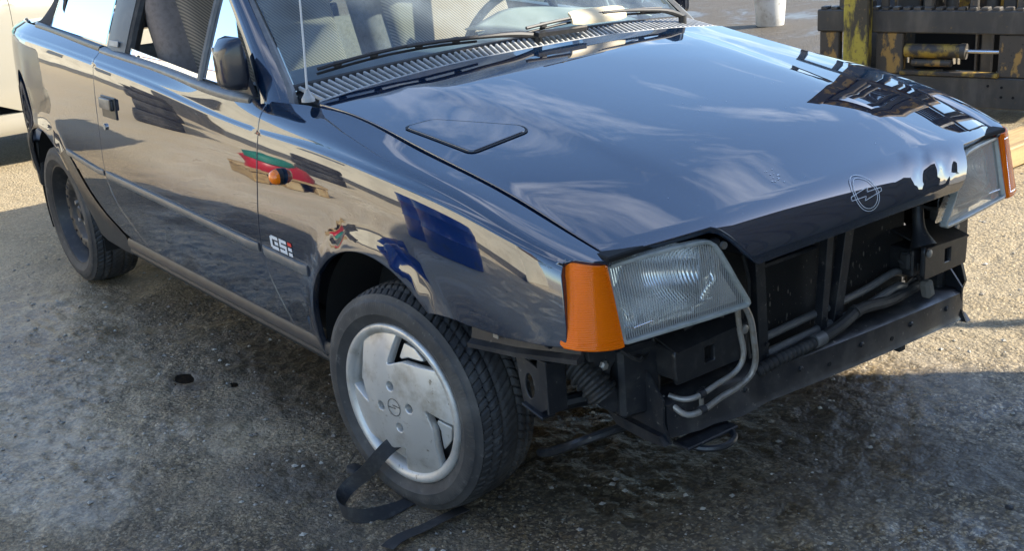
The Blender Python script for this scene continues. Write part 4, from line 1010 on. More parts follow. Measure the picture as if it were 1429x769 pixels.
# ---- interior
def herring(t, n, l, p, co):
    mp = n.new('ShaderNodeMapping'); mp.inputs['Rotation'].default_value = (0, 0, 0); l.new(co, mp.inputs[0])
    sp = n.new('ShaderNodeSeparateXYZ'); l.new(mp.outputs[0], sp.inputs[0])
    ad = n.new('ShaderNodeMath'); ad.operation = 'ADD'; l.new(sp.outputs[1], ad.inputs[0]); l.new(sp.outputs[2], ad.inputs[1])
    m2 = n.new('ShaderNodeMath'); m2.operation = 'MULTIPLY'; l.new(ad.outputs[0], m2.inputs[0]); m2.inputs[1].default_value = 520
    si = n.new('ShaderNodeMath'); si.operation = 'SINE'; l.new(m2.outputs[0], si.inputs[0])
    r = n.new('ShaderNodeMapRange'); r.inputs['From Min'].default_value = -.4; r.inputs['From Max'].default_value = .4; l.new(si.outputs[0], r.inputs['Value'])
    x = n.new('ShaderNodeMix'); x.data_type = 'RGBA'; l.new(r.outputs[0], x.inputs['Factor']); x.inputs['A'].default_value = (.12, .096, .074, 1); x.inputs['B'].default_value = (.29, .225, .155, 1); l.new(x.outputs['Result'], p.inputs['Base Color'])
MT['fabric'] = mat('seat_weave', (.2, .17, .14), .95, extra=herring)
def seat(y):
    s = MB().box((-1.25, y, .50), (.50, .50, .15), RY(.08), .05, 3).build('seat', MT['fabric_plain'], CAR, 60)
    rot = RY(-.38)
    MB().box((-1.47, y, .82), (.13, .62, .70), rot, .05, 3).build('seat_back', MT['fabric_plain'], s, 60)
    MB().box((-1.435, y + .03, .84), (.13, .52, .66), rot, .04, 3).build('seat_back_cushion', MT['fabric'], s, 60)
    MB().box((-1.25, y, .525), (.46, .38, .15), RY(.08), .04, 3).build('seat_cushion', MT['fabric'], s, 60)
    MB().box((-1.63, y, 1.27), (.09, .28, .18), rot, .04, 3).build('headrest', MT['fabric_plain'], s, 60)
for y in (-.36, .36): seat(y)
MB().box((-2.25, 0, .62), (.16, 1.2, .60), RY(-.35), .06, 3).build('rear_seat', MT['fabric_plain'], CAR, 60)
for sy in (-1, 1): MB().box((-1.20, sy * .715, .68), (1.15, .05, .46), None, .012).build('door_card', MT['card'], CAR)
V = []; prof = [(-.53, .90), (-.60, .955), (-.80, .960), (-.90, .945), (-.93, .90), (-.90, .80), (-.80, .70), (-.53, .70)]
for y in np.linspace(-.69, .69, 24):
    bump = .035 * math.exp(-((y - .36) / .18) ** 4)
    for x, z in prof: V.append((x, y, z + (bump if z > .9 else 0) - .03 * (y / .69) ** 4))
dash = MB().verts_faces(V, [(i * 8 + j, i * 8 + j + 1, (i + 1) * 8 + j + 1, (i + 1) * 8 + j) for i in range(23) for j in range(7)]).build('dashboard', MT['dash'], CAR, 50)
for y in (-.1, .06): MB().box((-.92, y, .87), (.02, .12, .06), None, .004).build('air_vent', MT['void'], dash)
MB().box((-.915, -.02, .78), (.02, .22, .10), None, .004).build('radio', MT['void'], dash)
mxw = Matrix.Translation((-1.04, .36, .90)) @ Matrix.Rotation(math.radians(-62), 4, 'Y')
sw = MB(); sw.tube([mxw @ Vector((.185 * math.cos(a), .185 * math.sin(a), 0)) for a in np.linspace(0, 2 * PI, 41)], .014, 8, caps=False)
stw = sw.build('steering_wheel', MT['black_plastic'], CAR, 60)
MB().box(mxw @ Vector((0, 0, -.01)), (.10, .34, .03), mxw.to_3x3(), .01).build('steering_wheel_spokes', MT['black_plastic'], stw)
MB().tube([(-1.03, .36, .90), (-.85, .36, .80)], .03, 10).build('steering_column', MT['black_plastic'], CAR)
# pale sheet lying on the driver side of the dash
V = []
for i, x in enumerate(np.linspace(-.60, -.93, 10)):
    for j, y in enumerate(np.linspace(.10, .60, 12)): V.append((x, y, .972 + .035 * math.exp(-((y - .36) / .18) ** 4) + .006 * math.sin(9 * x + 14 * y) - .02 * (y / .69) ** 4))
sh = raw('cloth', V, [(i * 12 + j, i * 12 + j + 1, i * 12 + j + 13, i * 12 + j + 12) for i in range(9) for j in range(11)], MT['card'], None, 60)
so = sh.modifiers.new('thickness', 'SOLIDIFY'); so.thickness = .004
tag(sh, 'pale cream sheet spread on the dashboard behind the windscreen', 'cloth')

# ================================================================== ground
_vn = {k: np.random.default_rng(k).random((257, 257)) for k in range(1, 9)}
def vnoise(x, y, seed):
    g = _vn[seed]; xi = np.floor(x).astype(int) % 256; yi = np.floor(y).astype(int) % 256
    fx = x - np.floor(x); fy = y - np.floor(y); fx = fx * fx * (3 - 2 * fx); fy = fy * fy * (3 - 2 * fy)
    return (g[xi, yi] * (1 - fx) + g[xi + 1, yi] * fx) * (1 - fy) + (g[xi, yi + 1] * (1 - fx) + g[xi + 1, yi + 1] * fx) * fy
def gz(x, y):
    z = .012 * (vnoise(x * 1.3, y * 1.3, 1) - .5) + .008 * (vnoise(x * 5, y * 5, 2) - .5) + .006 * (vnoise(x * 17, y * 17, 3) - .5)
    z = z + .010 * np.clip(vnoise(x * 3.1 + 7, y * 9 + 3, 5) - .55, 0, 1) * 0 
    for px_, py_, pr_, pd_ in ((-1.236, -.887, .045, .016), (-1.07, -.80, .030, .010), (-1.19, -.95, .02, .008)):
        z = z - pd_ * np.exp(-(((x - px_) / pr_) ** 2 + ((y - py_) / (pr_ * .6)) ** 2) ** 2)
    near = np.exp(-(((x + .6) / 3.5) ** 2 + ((y + .2) / 2.6) ** 4)) 
    z += near * (.0055 * (vnoise(x * 42, y * 42, 4) - .5) + .007 * (vnoise(x * 24 + 5, y * 30, 6) - .5) + .005 * np.abs(vnoise(x * 75, y * 70, 7) - .5))
    fade = np.clip(1.4 - np.hypot(x, y) / 30, 0, 1)
    return z * fade - .004
gx = np.r_[-400, -150, -60, -30, -18, np.arange(-12, -4, .10), np.arange(-4, -1.8, .016), np.arange(-1.8, 1.25, .0075), np.arange(1.25, 1.9, .02), np.arange(1.9, 5, .15), 8, 14, 30, 80, 300]
gy = np.r_[-300, -100, -40, -20, -12, -8, -5, np.arange(-3.4, -1.9, .10), np.arange(-1.9, 1.0, .0075), np.arange(1.0, 3.2, .016), np.arange(3.2, 12, .12), 18, 30, 60, 150, 400]
GX, GY = np.meshgrid(gx, gy, indexing='ij'); Z = gz(GX, GY); nx_, ny_ = GX.shape
idx = np.arange(nx_ * ny_).reshape(nx_, ny_)
Fg = np.stack([idx[:-1, :-1], idx[1:, :-1], idx[1:, 1:], idx[:-1, 1:]], -1).reshape(-1, 4)
me = bpy.data.meshes.new('ground'); me.vertices.add(nx_ * ny_); me.vertices.foreach_set('co', np.stack([GX, GY, Z], -1).ravel())
me.loops.add(Fg.size); me.loops.foreach_set('vertex_index', Fg.ravel()); me.polygons.add(len(Fg)); me.polygons.foreach_set('loop_start', np.arange(0, Fg.size, 4)); me.polygons.foreach_set('loop_total', np.full(len(Fg), 4))
me.update(calc_edges=True); me.validate(); me.polygons.foreach_set('use_smooth', [True] * len(me.polygons))
def ground_extra(t, n, l, p, co):
    # oily, damp dark patches: darker, smoother
    def nz(scale, det, rough=.6, off=0, dist=0):
        mp = n.new('ShaderNodeMapping'); mp.inputs['Location'].default_value = (off, off * .7, 0); l.new(co, mp.inputs[0])
        tx = n.new('ShaderNodeTexNoise'); tx.inputs['Scale'].default_value = scale; tx.inputs['Detail'].default_value = det; tx.inputs['Roughness'].default_value = rough; tx.inputs['Distortion'].default_value = dist; l.new(mp.outputs[0], tx.inputs['Vector']); return tx.outputs['Fac']
    def rng_(v, a, b, c=0., d=1.):
        r = n.new('ShaderNodeMapRange'); r.interpolation_type = 'SMOOTHSTEP'; r.inputs['From Min'].default_value = a; r.inputs['From Max'].default_value = b; r.inputs['To Min'].default_value = c; r.inputs['To Max'].default_value = d; l.new(v, r.inputs['Value']); return r.outputs[0]
    def mixc(f, a, b):
        x = n.new('ShaderNodeMix'); x.data_type = 'RGBA'
        if isinstance(f, float): x.inputs['Factor'].default_value = f
        else: l.new(f, x.inputs['Factor'])
        for k, v in (('A', a), ('B', b)):
            if isinstance(v, tuple): x.inputs[k].default_value = (*v, 1)
            else: l.new(v, x.inputs[k])
        return x.outputs['Result']
    def mth(op, a, b):
        m_ = n.new('ShaderNodeMath'); m_.operation = op
        for i, v in enumerate((a, b)):
            if isinstance(v, (int, float)): m_.inputs[i].default_value = v
            else: l.new(v, m_.inputs[i])
        return m_.outputs[0]
    sp = n.new('ShaderNodeSeparateXYZ'); l.new(co, sp.inputs[0])
    def spot(cx, cy, rx, ry, wob=.5):
        dx = mth('DIVIDE', mth('SUBTRACT', sp.outputs[0], cx), rx); dy = mth('DIVIDE', mth('SUBTRACT', sp.outputs[1], cy), ry)
        d = mth('SQRT', mth('ADD', mth('MULTIPLY', dx, dx), mth('MULTIPLY', dy, dy)), 0)
        d = mth('ADD', d, mth('MULTIPLY', mth('SUBTRACT', nz(3.5, 6, .65, cx), .5), wob * 3.2))
        return rng_(d, 1.15, .55)
    grain = rng_(nz(85, 6, .68), .34, .66)
    c = mixc(grain, (.090, .060, .030), (.40, .29, .145))
    def vor(scale, feat='F1', rnd=1.0):
        v = n.new('ShaderNodeTexVoronoi'); v.inputs['Scale'].default_value = scale; v.feature = feat; v.inputs['Randomness'].default_value = rnd; l.new(wc, v.inputs['Vector']); return v
    wn = n.new('ShaderNodeTexNoise'); wn.inputs['Scale'].default_value = 40; wn.inputs['Detail'].default_value = 2; l.new(co, wn.inputs[0])
    va = n.new('ShaderNodeVectorMath'); va.operation = 'MULTIPLY_ADD'; l.new(wn.outputs['Color'], va.inputs[0]); va.inputs[1].default_value = (.012, .012, .012); l.new(co, va.inputs[2]); wc = va.outputs[0]
    v1 = vor(88); v2 = vor(180)
    s1_ = n.new('ShaderNodeSeparateColor'); l.new(v1.outputs['Color'], s1_.inputs[0]); s2_ = n.new('ShaderNodeSeparateColor'); l.new(v2.outputs['Color'], s2_.inputs[0])
    c = mixc(mth('MULTIPLY', rng_(s1_.outputs[0], .50, .90), .85), c, (.47, .365, .225))
    c = mixc(mth('MULTIPLY', rng_(s1_.outputs[1], .52, .85), .90), c, (.050, .040, .028))
    c = mixc(mth('MULTIPLY', rng_(s2_.outputs[0], .80, .98), .9), c, (.62, .52, .36))
    c = mixc(mth('MULTIPLY', rng_(s2_.outputs[1], .70, .98), .8), c, (.055, .043, .030))
    c = mixc(mth('MULTIPLY', rng_(v1.outputs['Distance'], .45, .75), .85), c, (.055, .044, .031))
    c = mixc(rng_(nz(230, 2, .5, 9), .62, .70), c, (.035, .032, .03))
    c = mixc(mth('MULTIPLY', rng_(nz(2.2, 7, .66, 3), .42, .66), .6), c, (.22, .185, .135))
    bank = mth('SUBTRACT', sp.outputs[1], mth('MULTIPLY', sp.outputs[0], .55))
    pale_mask = mth('MULTIPLY', rng_(bank, .25, .9), mth('SUBTRACT', 1.0, mth('MULTIPLY', rng_(sp.outputs[1], 3.0, 4.2), .85)))  # pale beyond a slanted line, faded out where far-yard shade is painted
    oil = rng_(nz(1.05, 8, .68, 11, .4), .53, .70)
    oil2 = rng_(nz(4.2, 8, .68, 5, .3), .57, .72)
    oilm = mth('MAXIMUM', mth('MULTIPLY', oil, .9), mth('MULTIPLY', oil2, .8))
    for a in ((.35, -.40, .22, .20), (-.35, -.95, .22, .14), (-1.2, -.88, .14, .09), (-.9, -.62, .7, .22), (.0, 0, .9, .62), (.75, .25, .25, .16)): oilm = mth('MAXIMUM', oilm, spot(*a))
    oilm = mth('MULTIPLY', oilm, mth('SUBTRACT', 1.0, mth('MULTIPLY', pale_mask, .9)))
    c = mixc(mth('MULTIPLY', oilm, .66), c, (.038, .030, .022))
    base = mixc(mth('MULTIPLY', mth('SUBTRACT', 1.0, pale_mask), .25), c, (.098, .066, .030))
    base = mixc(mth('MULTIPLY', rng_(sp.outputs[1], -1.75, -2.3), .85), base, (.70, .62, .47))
    base = mixc(mth('MULTIPLY', rng_(sp.outputs[1], 3.3, 4.4), .9), base, (.036, .031, .026))  # far yard darkened in colour in place of cast shade
    base = mixc(mth('MULTIPLY', pale_mask, .40), base, (.43, .34, .195))
    pale = mth('MULTIPLY', mth('MULTIPLY', rng_(sp.outputs[0], .05, -.75), rng_(sp.outputs[1], -.62, -.95)), rng_(nz(1.9, 7, .66, 31, .3), .40, .58, .25, 1.0))  # bright sheen of the left foreground put into the base colour
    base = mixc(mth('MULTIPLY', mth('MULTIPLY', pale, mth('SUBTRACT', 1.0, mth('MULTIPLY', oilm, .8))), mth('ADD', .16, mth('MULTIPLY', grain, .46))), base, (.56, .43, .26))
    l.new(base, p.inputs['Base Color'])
    damp = rng_(nz(1.3, 8, .66, 23, .5), .48, .62)
    for a in ((-2.75, -.85, .85, .42), (-1.9, -1.25, .9, .32), (1.0, -.04, .24, .24), (-.95, -1.35, .5, .25), (.33, -.41, .20, .15)): damp = mth('MAXIMUM', damp, spot(*a, .8))
    wet = mth('MULTIPLY', mth('MAXIMUM', damp, mth('MULTIPLY', oilm, .7)), mth('SUBTRACT', 1.0, mth('MULTIPLY', pale_mask, .9)))
    l.new(mth('SUBTRACT', .76, mth('MULTIPLY', wet, .50)), p.inputs['Roughness'])
    h = mth('ADD', mth('MULTIPLY', nz(45, 7, .70), 1.0), mth('MULTIPLY', mth('SUBTRACT', 1.0, v1.outputs['Distance']), .35))
    b = n.new('ShaderNodeBump'); b.inputs['Strength'].default_value = .9; b.inputs['Distance'].default_value = .018; l.new(h, b.inputs['Height']); l.new(mth('SUBTRACT', 1.0, mth('MULTIPLY', wet, .78)), b.inputs['Strength']); l.new(b.outputs[0], p.inputs['Normal'])
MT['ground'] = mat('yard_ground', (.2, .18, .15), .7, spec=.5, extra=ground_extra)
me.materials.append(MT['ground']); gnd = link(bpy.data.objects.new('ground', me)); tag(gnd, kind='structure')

# loose grit
V = []; Fq = []
MT['grit'] = mat('grit', (.20, .18, .15), .85, noise=[(3.0, .35, .65, (.42, .39, .33), 2), (7, .55, .7, (.07, .065, .06), 2)])
oct_ = [(1, 0, 0), (-1, 0, 0), (0, 1, 0), (0, -1, 0), (0, 0, 1), (0, 0, -1)]; of = [(0, 2, 4), (2, 1, 4), (1, 3, 4), (3, 0, 4), (2, 0, 5), (1, 2, 5), (3, 1, 5), (0, 3, 5)]
gpx = rng.uniform(-3.2, 1.6, 15000); gpy = rng.uniform(-1.9, 2.8, 15000); gpz = gz(gpx, gpy)
for i in range(15000):
    x = gpx[i]; y = gpy[i]; r = min(.0013 * math.exp(rng.exponential(.55)), .009)
    a = rng.uniform(0, 6.3); b = len(V); z = gpz[i]
    for (ox, oy, oz) in oct_:
        px_ = r * ox * rng.uniform(.7, 1.4); py_ = r * oy * rng.uniform(.7, 1.4); V.append((x + px_ * math.cos(a) - py_ * math.sin(a), y + px_ * math.sin(a) + py_ * math.cos(a), z + r * .25 + r * .6 * oz))
    Fq.extend([tuple(b + k for k in f) for f in of])
tag(raw('grit', V, Fq, MT['grit'], None), 'loose grit and small stones scattered over the yard', 'grit', kind='stuff')

MT['oil'] = mat('oily_water', (.022, .017, .012), .04, 0, .5, .0, rvar=(8, .03, .22), bump=[(30, .15, .002)])
def puddle(c, r, z, label, seed):
    rr = np.random.default_rng(seed); k = 60; ph = rr.uniform(0, 6.3, 6); am = rr.uniform(.03, .13, 6); V = [(0, 0, 0)]
    for a in np.linspace(0, 2 * PI, k, endpoint=False):
        q = 1 + sum(am[m_] * math.sin((m_ + 2) * a + ph[m_]) for m_ in range(6)); V.append((r[0] * q * math.cos(a), r[1] * q * math.sin(a), 0))
    o = raw('puddle', V, [(0, 1 + i, 1 + (i + 1) % k) for i in range(k)], MT['oil'], None); o.location = (c[0], c[1], z); tag(o, label, 'puddle', 'oily puddles in the yard')
puddle((-1.22, -.885), (.10, .045), -.0105, 'small black oily puddle in a pothole left of the sill', 1)
puddle((-1.06, -.80), (.05, .03), -.0100, 'tiny oily puddle nearest the sill', 2)

# ---- webbing strap hanging from the front wheel
MT['webbing'] = mat('webbing', (.020, .020, .021), .75, noise=[(40, .45, .75, (.055, .052, .048), 5)], bump=[(350, .4, .001)])
def ribbon(name, path, wdir, wid, m, n=60, th=.0022):
    p = curve_pts(path, n); wd = spl(np.linspace(0, 1, len(wdir)), np.array(wdir, float))(np.linspace(0, 1, n)); V = []
    for i in range(n):
        t = p[min(i + 1, n - 1)] - p[max(i - 1, 0)]; t /= np.linalg.norm(t); w_ = wd[i] - t * (wd[i] @ t); w_ /= np.linalg.norm(w_); nn = np.cross(t, w_)
        for a, b in ((-.5, -.5), (.5, -.5), (.5, .5), (-.5, .5)): V.append(p[i] + w_ * wid * a + nn * th * b)
    return MB().verts_faces(V, [(i * 4 + j, i * 4 + (j + 1) % 4, i * 4 + 4 + (j + 1) % 4, i * 4 + 4 + j) for i in range(n - 1) for j in range(4)] + [(0, 1, 2, 3), tuple(4 * n - 4 + j for j in range(4))]).build(name, m, None, 40)
st = ribbon('strap', [(-.045, -.785, .165), (-.047, -.830, .153), (-.066, -.862, .118), (-.115, -.882, .066), (-.140, -.915, .032), (-.112, -.948, .021), (-.060, -.958, .020), (-.026, -.935, .016), (-.014, -.885, .010), (-.02, -.80, .007), (-.03, -.72, .006)],
            [(.58, .51, -.46), (.58, .51, -.46), (.58, .45, -.5), (.55, .4, -.6), (.5, .3, -.7), (.15, .1, -1), (.1, 0, -1), (.6, 0, -.7), (.95, 0, -.25), (1, .1, 0), (1, .1, 0)], .036, MT['webbing'], 80)
tag(st, 'black webbing strap looped through the silver hubcap down to the ground', 'strap')
st2 = ribbon('strap', [(.105, -.730, .006), (.108, -.80, .008), (.110, -.86, .007), (.110, -.915, .008), (.122, -.958, .006)], [(1, .1, .05), (1, .05, .12), (1, .1, .05), (1, .3, 0)], .036, MT['webbing'], 30)
tag(st2, 'loose black strap end lying on the ground in front of the tyre', 'strap')
def lump(name, c, r, h, m, label, cat, seed):
    rr = np.random.default_rng(seed); V = [(c[0], c[1], c[2] + h)]; k = 14
    for lev, (q, zz_) in enumerate(((.6, .95), (.95, .7), (1.0, .25), (.97, -.1))):
        for a in range(k): 
            s = q * (1 + .18 * (rr.random() - .5)); V.append((c[0] + r[0] * s * math.cos(2 * PI * a / k), c[1] + r[1] * s * math.sin(2 * PI * a / k), c[2] + h * zz_ * (1 + .3 * (rr.random() - .5))))
    Fq = [(0, 1 + a, 1 + (a + 1) % k) for a in range(k)] + [(1 + l_ * k + a, 1 + (l_ + 1) * k + a, 1 + (l_ + 1) * k + (a + 1) % k, 1 + l_ * k + (a + 1) % k) for l_ in range(3) for a in range(k)]
    o = raw(name, V, Fq, m, None, 50); tag(o, label, cat); return o
lump('rubber_scrap', (-.268, -.815, -.002), (.034, .022), .012, MT['rubber'], 'flat black rubber scrap on the ground left of the front tyre', 'scrap', 1)
lump('rubber_scrap', (.985, .155, -.002), (.010, .008), .006, MT['rubber'], 'tiny black rubber bit on the ground at lower right', 'scrap', 2)

# ================================================================== forklift, right background
MT['fork_yellow'] = mat('worn_yellow', (.40, .25, .035), .55, noise=[(9, .40, .56, (.050, .042, .034), 8), (30, .55, .70, (.16, .085, .035), 6), (60, .6, .7, (.02, .019, .018), 4)], bump=[(60, .2, .003)])
MT['fork_lemon'] = mat('worn_lemon', (.46, .36, .05), .5, noise=[((14, 14, 4), .42, .54, (.060, .052, .036), 8), (45, .55, .70, (.15, .10, .05), 5)], bump=[(60, .2, .003)])
MT['fork_grime'] = mat('greasy_iron', (.060, .055, .048), .5, noise=[((10, 10, 3), .42, .72, (.115, .10, .082), 8), (30, .62, .74, (.17, .11, .05), 5)], rvar=(14, .35, .7), bump=[(40, .2, .004)])
MT['fork_rust'] = mat('rusty_yellow', (.075, .062, .048), .6, noise=[((12, 12, 6), .52, .60, (.38, .22, .06), 7), (50, .6, .72, (.02, .018, .016), 4)], bump=[(50, .25, .004)])
FL = empty('forklift', (-.979, 3.527, 0), math.radians(14.6), 'grimy yellow and black forklift with a lowered fork carriage behind the car', 'forklift')
def fbox(nm, x0, x1, y0, y1, z0, z1, m, bev=.006, parent=None):
    return MB().box(((x0 + x1) / 2, (y0 + y1) / 2, (z0 + z1) / 2), (x1 - x0, y1 - y0, z1 - z0), None, bev).build(nm, m, parent or FL)
up = fbox('upper_fork_bar', -1.14, .56, 0, .07, .482, .600, MT['fork_grime'])
i = 0
for x in np.arange(-1.12, .54, .058):
    fbox('bar_tooth', x, x + .038, .004, .062, .598, .616, MT['fork_grime'], .004, up)
fbox('lower_fork_bar', -1.14, .56, .002, .07, .10, .262, MT['fork_grime'])
fbox('bar_ledge', -.66, -.14, -.008, .04, .262, .285, MT['fork_yellow'], .004)
for x0, x1, m in ((-1.128, -1.012, MT['fork_rust']), (-.800, -.650, MT['fork_rust']), (-.150, .06, MT['fork_rust']), (.40, .54, MT['fork_rust'])): fbox('carriage_plate', x0, x1, .010, .06, .263, .481, m)
fbox('carriage_back', -.66, -.14, .20, .22, .26, .49, MT['void'])
fbox('inner_stay', -.275, -.215, .12, .15, .26, .48, MT['fork_grime']); fbox('inner_stay', -.30, -.29, .10, .15, .26, .48, MT['fork_grime'])
cy = MB().tube([(-.640, .03, .385), (-.322, .03, .389)], .038, 20).build('shift_cylinder', MT['fork_yellow'], FL)
MB().tube([(-.330, .03, .389), (-.150, .03, .391)], .011, 14).build('cylinder_rod', MT['chrome'], cy)
MB().tube([(-.345, .03, .389), (-.318, .03, .389)], .041, 20).build('cylinder_gland', MT['fork_grime'], cy)
MB().tube([(-.600, .02, .325), (-.39, .02, .327)], .019, 14).build('hose_manifold', MT['fork_rust'], FL)
for x in (-.375, -.35, -.62): MB().tube([(x, .02, .325), (x, .02, .37)], .010, 10).build('hose_fitting', MT['chrome'], FL)
for x, z in ((.0, .0), (-.10, .165), (-.04, .165), (-.10, .215), (-.17, .22)):
    MB().tube([(x - .02, -.001, z + .0), (x - .02, .004, z + .0)], .007, 8).build('bolt_hole', MT['void'], FL)
for x0 in (-.960, .400):
    sh_ = fbox('fork', x0, x0 + .143, -.065, -.003, .0, .98, MT['fork_lemon'], .008)
    MB().prism([(-.065, .0), (-.065, .055), (-1.15 if x0 > 0 else -.9, .02), (-1.15 if x0 > 0 else -.9, .003)], frame((x0, 0, .02), (0, 1, 0), (0, 0, 1)), .143).build('fork_blade', MT['fork_lemon'], sh_)
    fbox('fork_hook', x0 + .01, x0 + .133, -.02, .075, .605, .65, MT['fork_grime'], .006, sh_)
for x in (-.78, -.14):
    r_ = fbox('mast_rail', x, x + .13, .24, .46, .06, 2.60, MT['fork_rust'], .008)
    fbox('mast_inner_rail', x + (.135 if x < -.5 else -.075), x + (.205 if x < -.5 else -.005), .26, .44, .10, 2.45, MT['fork_grime'], .008)
for z in (.80, 1.60, 2.48): fbox('mast_crossbar', -.78, -.01, .30, .40, z, z + .12, MT['fork_rust'], .008)
for x in (-.52, -.30): MB().tube([(x, .38, .10), (x, .38, 2.3)], .035, 14).build('lift_cylinder', MT['fork_grime'], FL)
for x in np.linspace(-1.0, .42, 7): fbox('load_backrest_bar', x - .02, x + .02, .02, .05, .60, 1.55, MT['fork_grime'], .004)
fbox('load_backrest_top', -1.02, .44, .015, .055, 1.55, 1.60, MT['fork_grime'], .004)
bodym = MB(); bodym.prism([(.65, .25), (.65, .95), (1.1, 1.0), (1.25, .72), (1.9, .75), (2.0, 1.25), (2.6, 1.20), (2.75, .9), (2.7, .28)], frame((-.95, 0, 0), (0, 1, 0), (0, 0, 1)), 1.10)
bodym.build('chassis', MT['fork_yellow'], FL, 25)
MB().box((-.40, 1.70, .86), (.5, .5, .14), None, .04, 2).build('operator_seat', MT['rubber'], FL); MB().box((-.40, 1.93, 1.12), (.48, .10, .46), RY(0), .04, 2).build('seat_back', MT['rubber'], FL)
for x in (-.90, .10):
    MB().tube([(x, .70, .95), (x, .85, 2.15), (x, 1.0, 2.2), (x, 2.2, 2.2), (x, 2.35, 2.1), (x, 2.45, 1.2)], .035, 8).build('guard_post', MT['fork_grime'], FL)
for y in np.linspace(.95, 2.2, 7): MB().box((-.40, y, 2.2), (1.0, .04, .05), None, .005).build('guard_bar', MT['fork_grime'], FL)
for (x, y, r, wd) in ((-1.02, .95, .33, .24), (.22, .95, .33, .24), (-.92, 2.30, .27, .18), (.12, 2.30, .27, .18)):
    mb = MB().lathe([(-wd / 2, r * .55), (-wd / 2, r * .88), (-wd / 2 + .03, r), (wd / 2 - .03, r), (wd / 2, r * .88), (wd / 2, r * .55)], 40, 'X', Matrix.Translation((x, y, r)))
    t_ = mb.build('wheel', MT['rubber'], FL); MB().lathe([(-wd / 2 + .02, .0), (-wd / 2 + .015, r * .3), (-wd / 2, r * .56), (wd / 2, r * .56), (wd / 2 - .015, r * .3), (wd / 2 - .02, 0)], 30, 'X', Matrix.Translation((x, y, r))).build('wheel_hub', MT['fork_yellow'], t_)

# ---- white bucket
MT['bucket'] = mat('bucket_plastic', (.62, .61, .57), .55, noise=[(9, .45, .72, (.44, .41, .36), 7), (38, .62, .70, (.16, .14, .11), 5)])
BK = MB().lathe([(0, 0), (0, .118), (.008, .124), (.30, .146), (.33, .148), (.33, .154), (.345, .155), (.345, .146), (.30, .142), (.012, .118), (.012, 0)], 48, 'Z').build('bucket', MT['bucket'], None)
BK.location = (-4.95, 6.12, 0); tag(BK, 'dirty white plastic bucket standing on the yard beyond the hood', 'bucket')
MB().tube([(0, -.152 * math.cos(a), .31 + .0 - .12 * math.sin(a)) if 0 else (-.02 - .14 * math.sin(a), -.152 * math.cos(a), .315 - .05 * math.sin(a)) for a in np.linspace(0, PI, 20)], .003, 6).build('bucket_handle', MT['alu'], BK)

# ---- timber lying beside the forklift
MT['timber'] = mat('sawn_timber', (.40, .28, .13), .75, noise=[((3, 40, 40), .4, .7, (.24, .16, .08), 6), (6, .5, .7, (.48, .38, .22), 4)], bump=[(60, .3, .004)])
tb = MB().box((0, 0, .05), (1.70, .19, .10), None, .006).build('timber_beam', MT['timber'], None); tb.location = (-.712, 3.05, 0); tb.rotation_euler = (0, 0, math.radians(93))
tag(tb, 'sawn yellow timber beam lying on the ground beside the far headlight', 'timber')

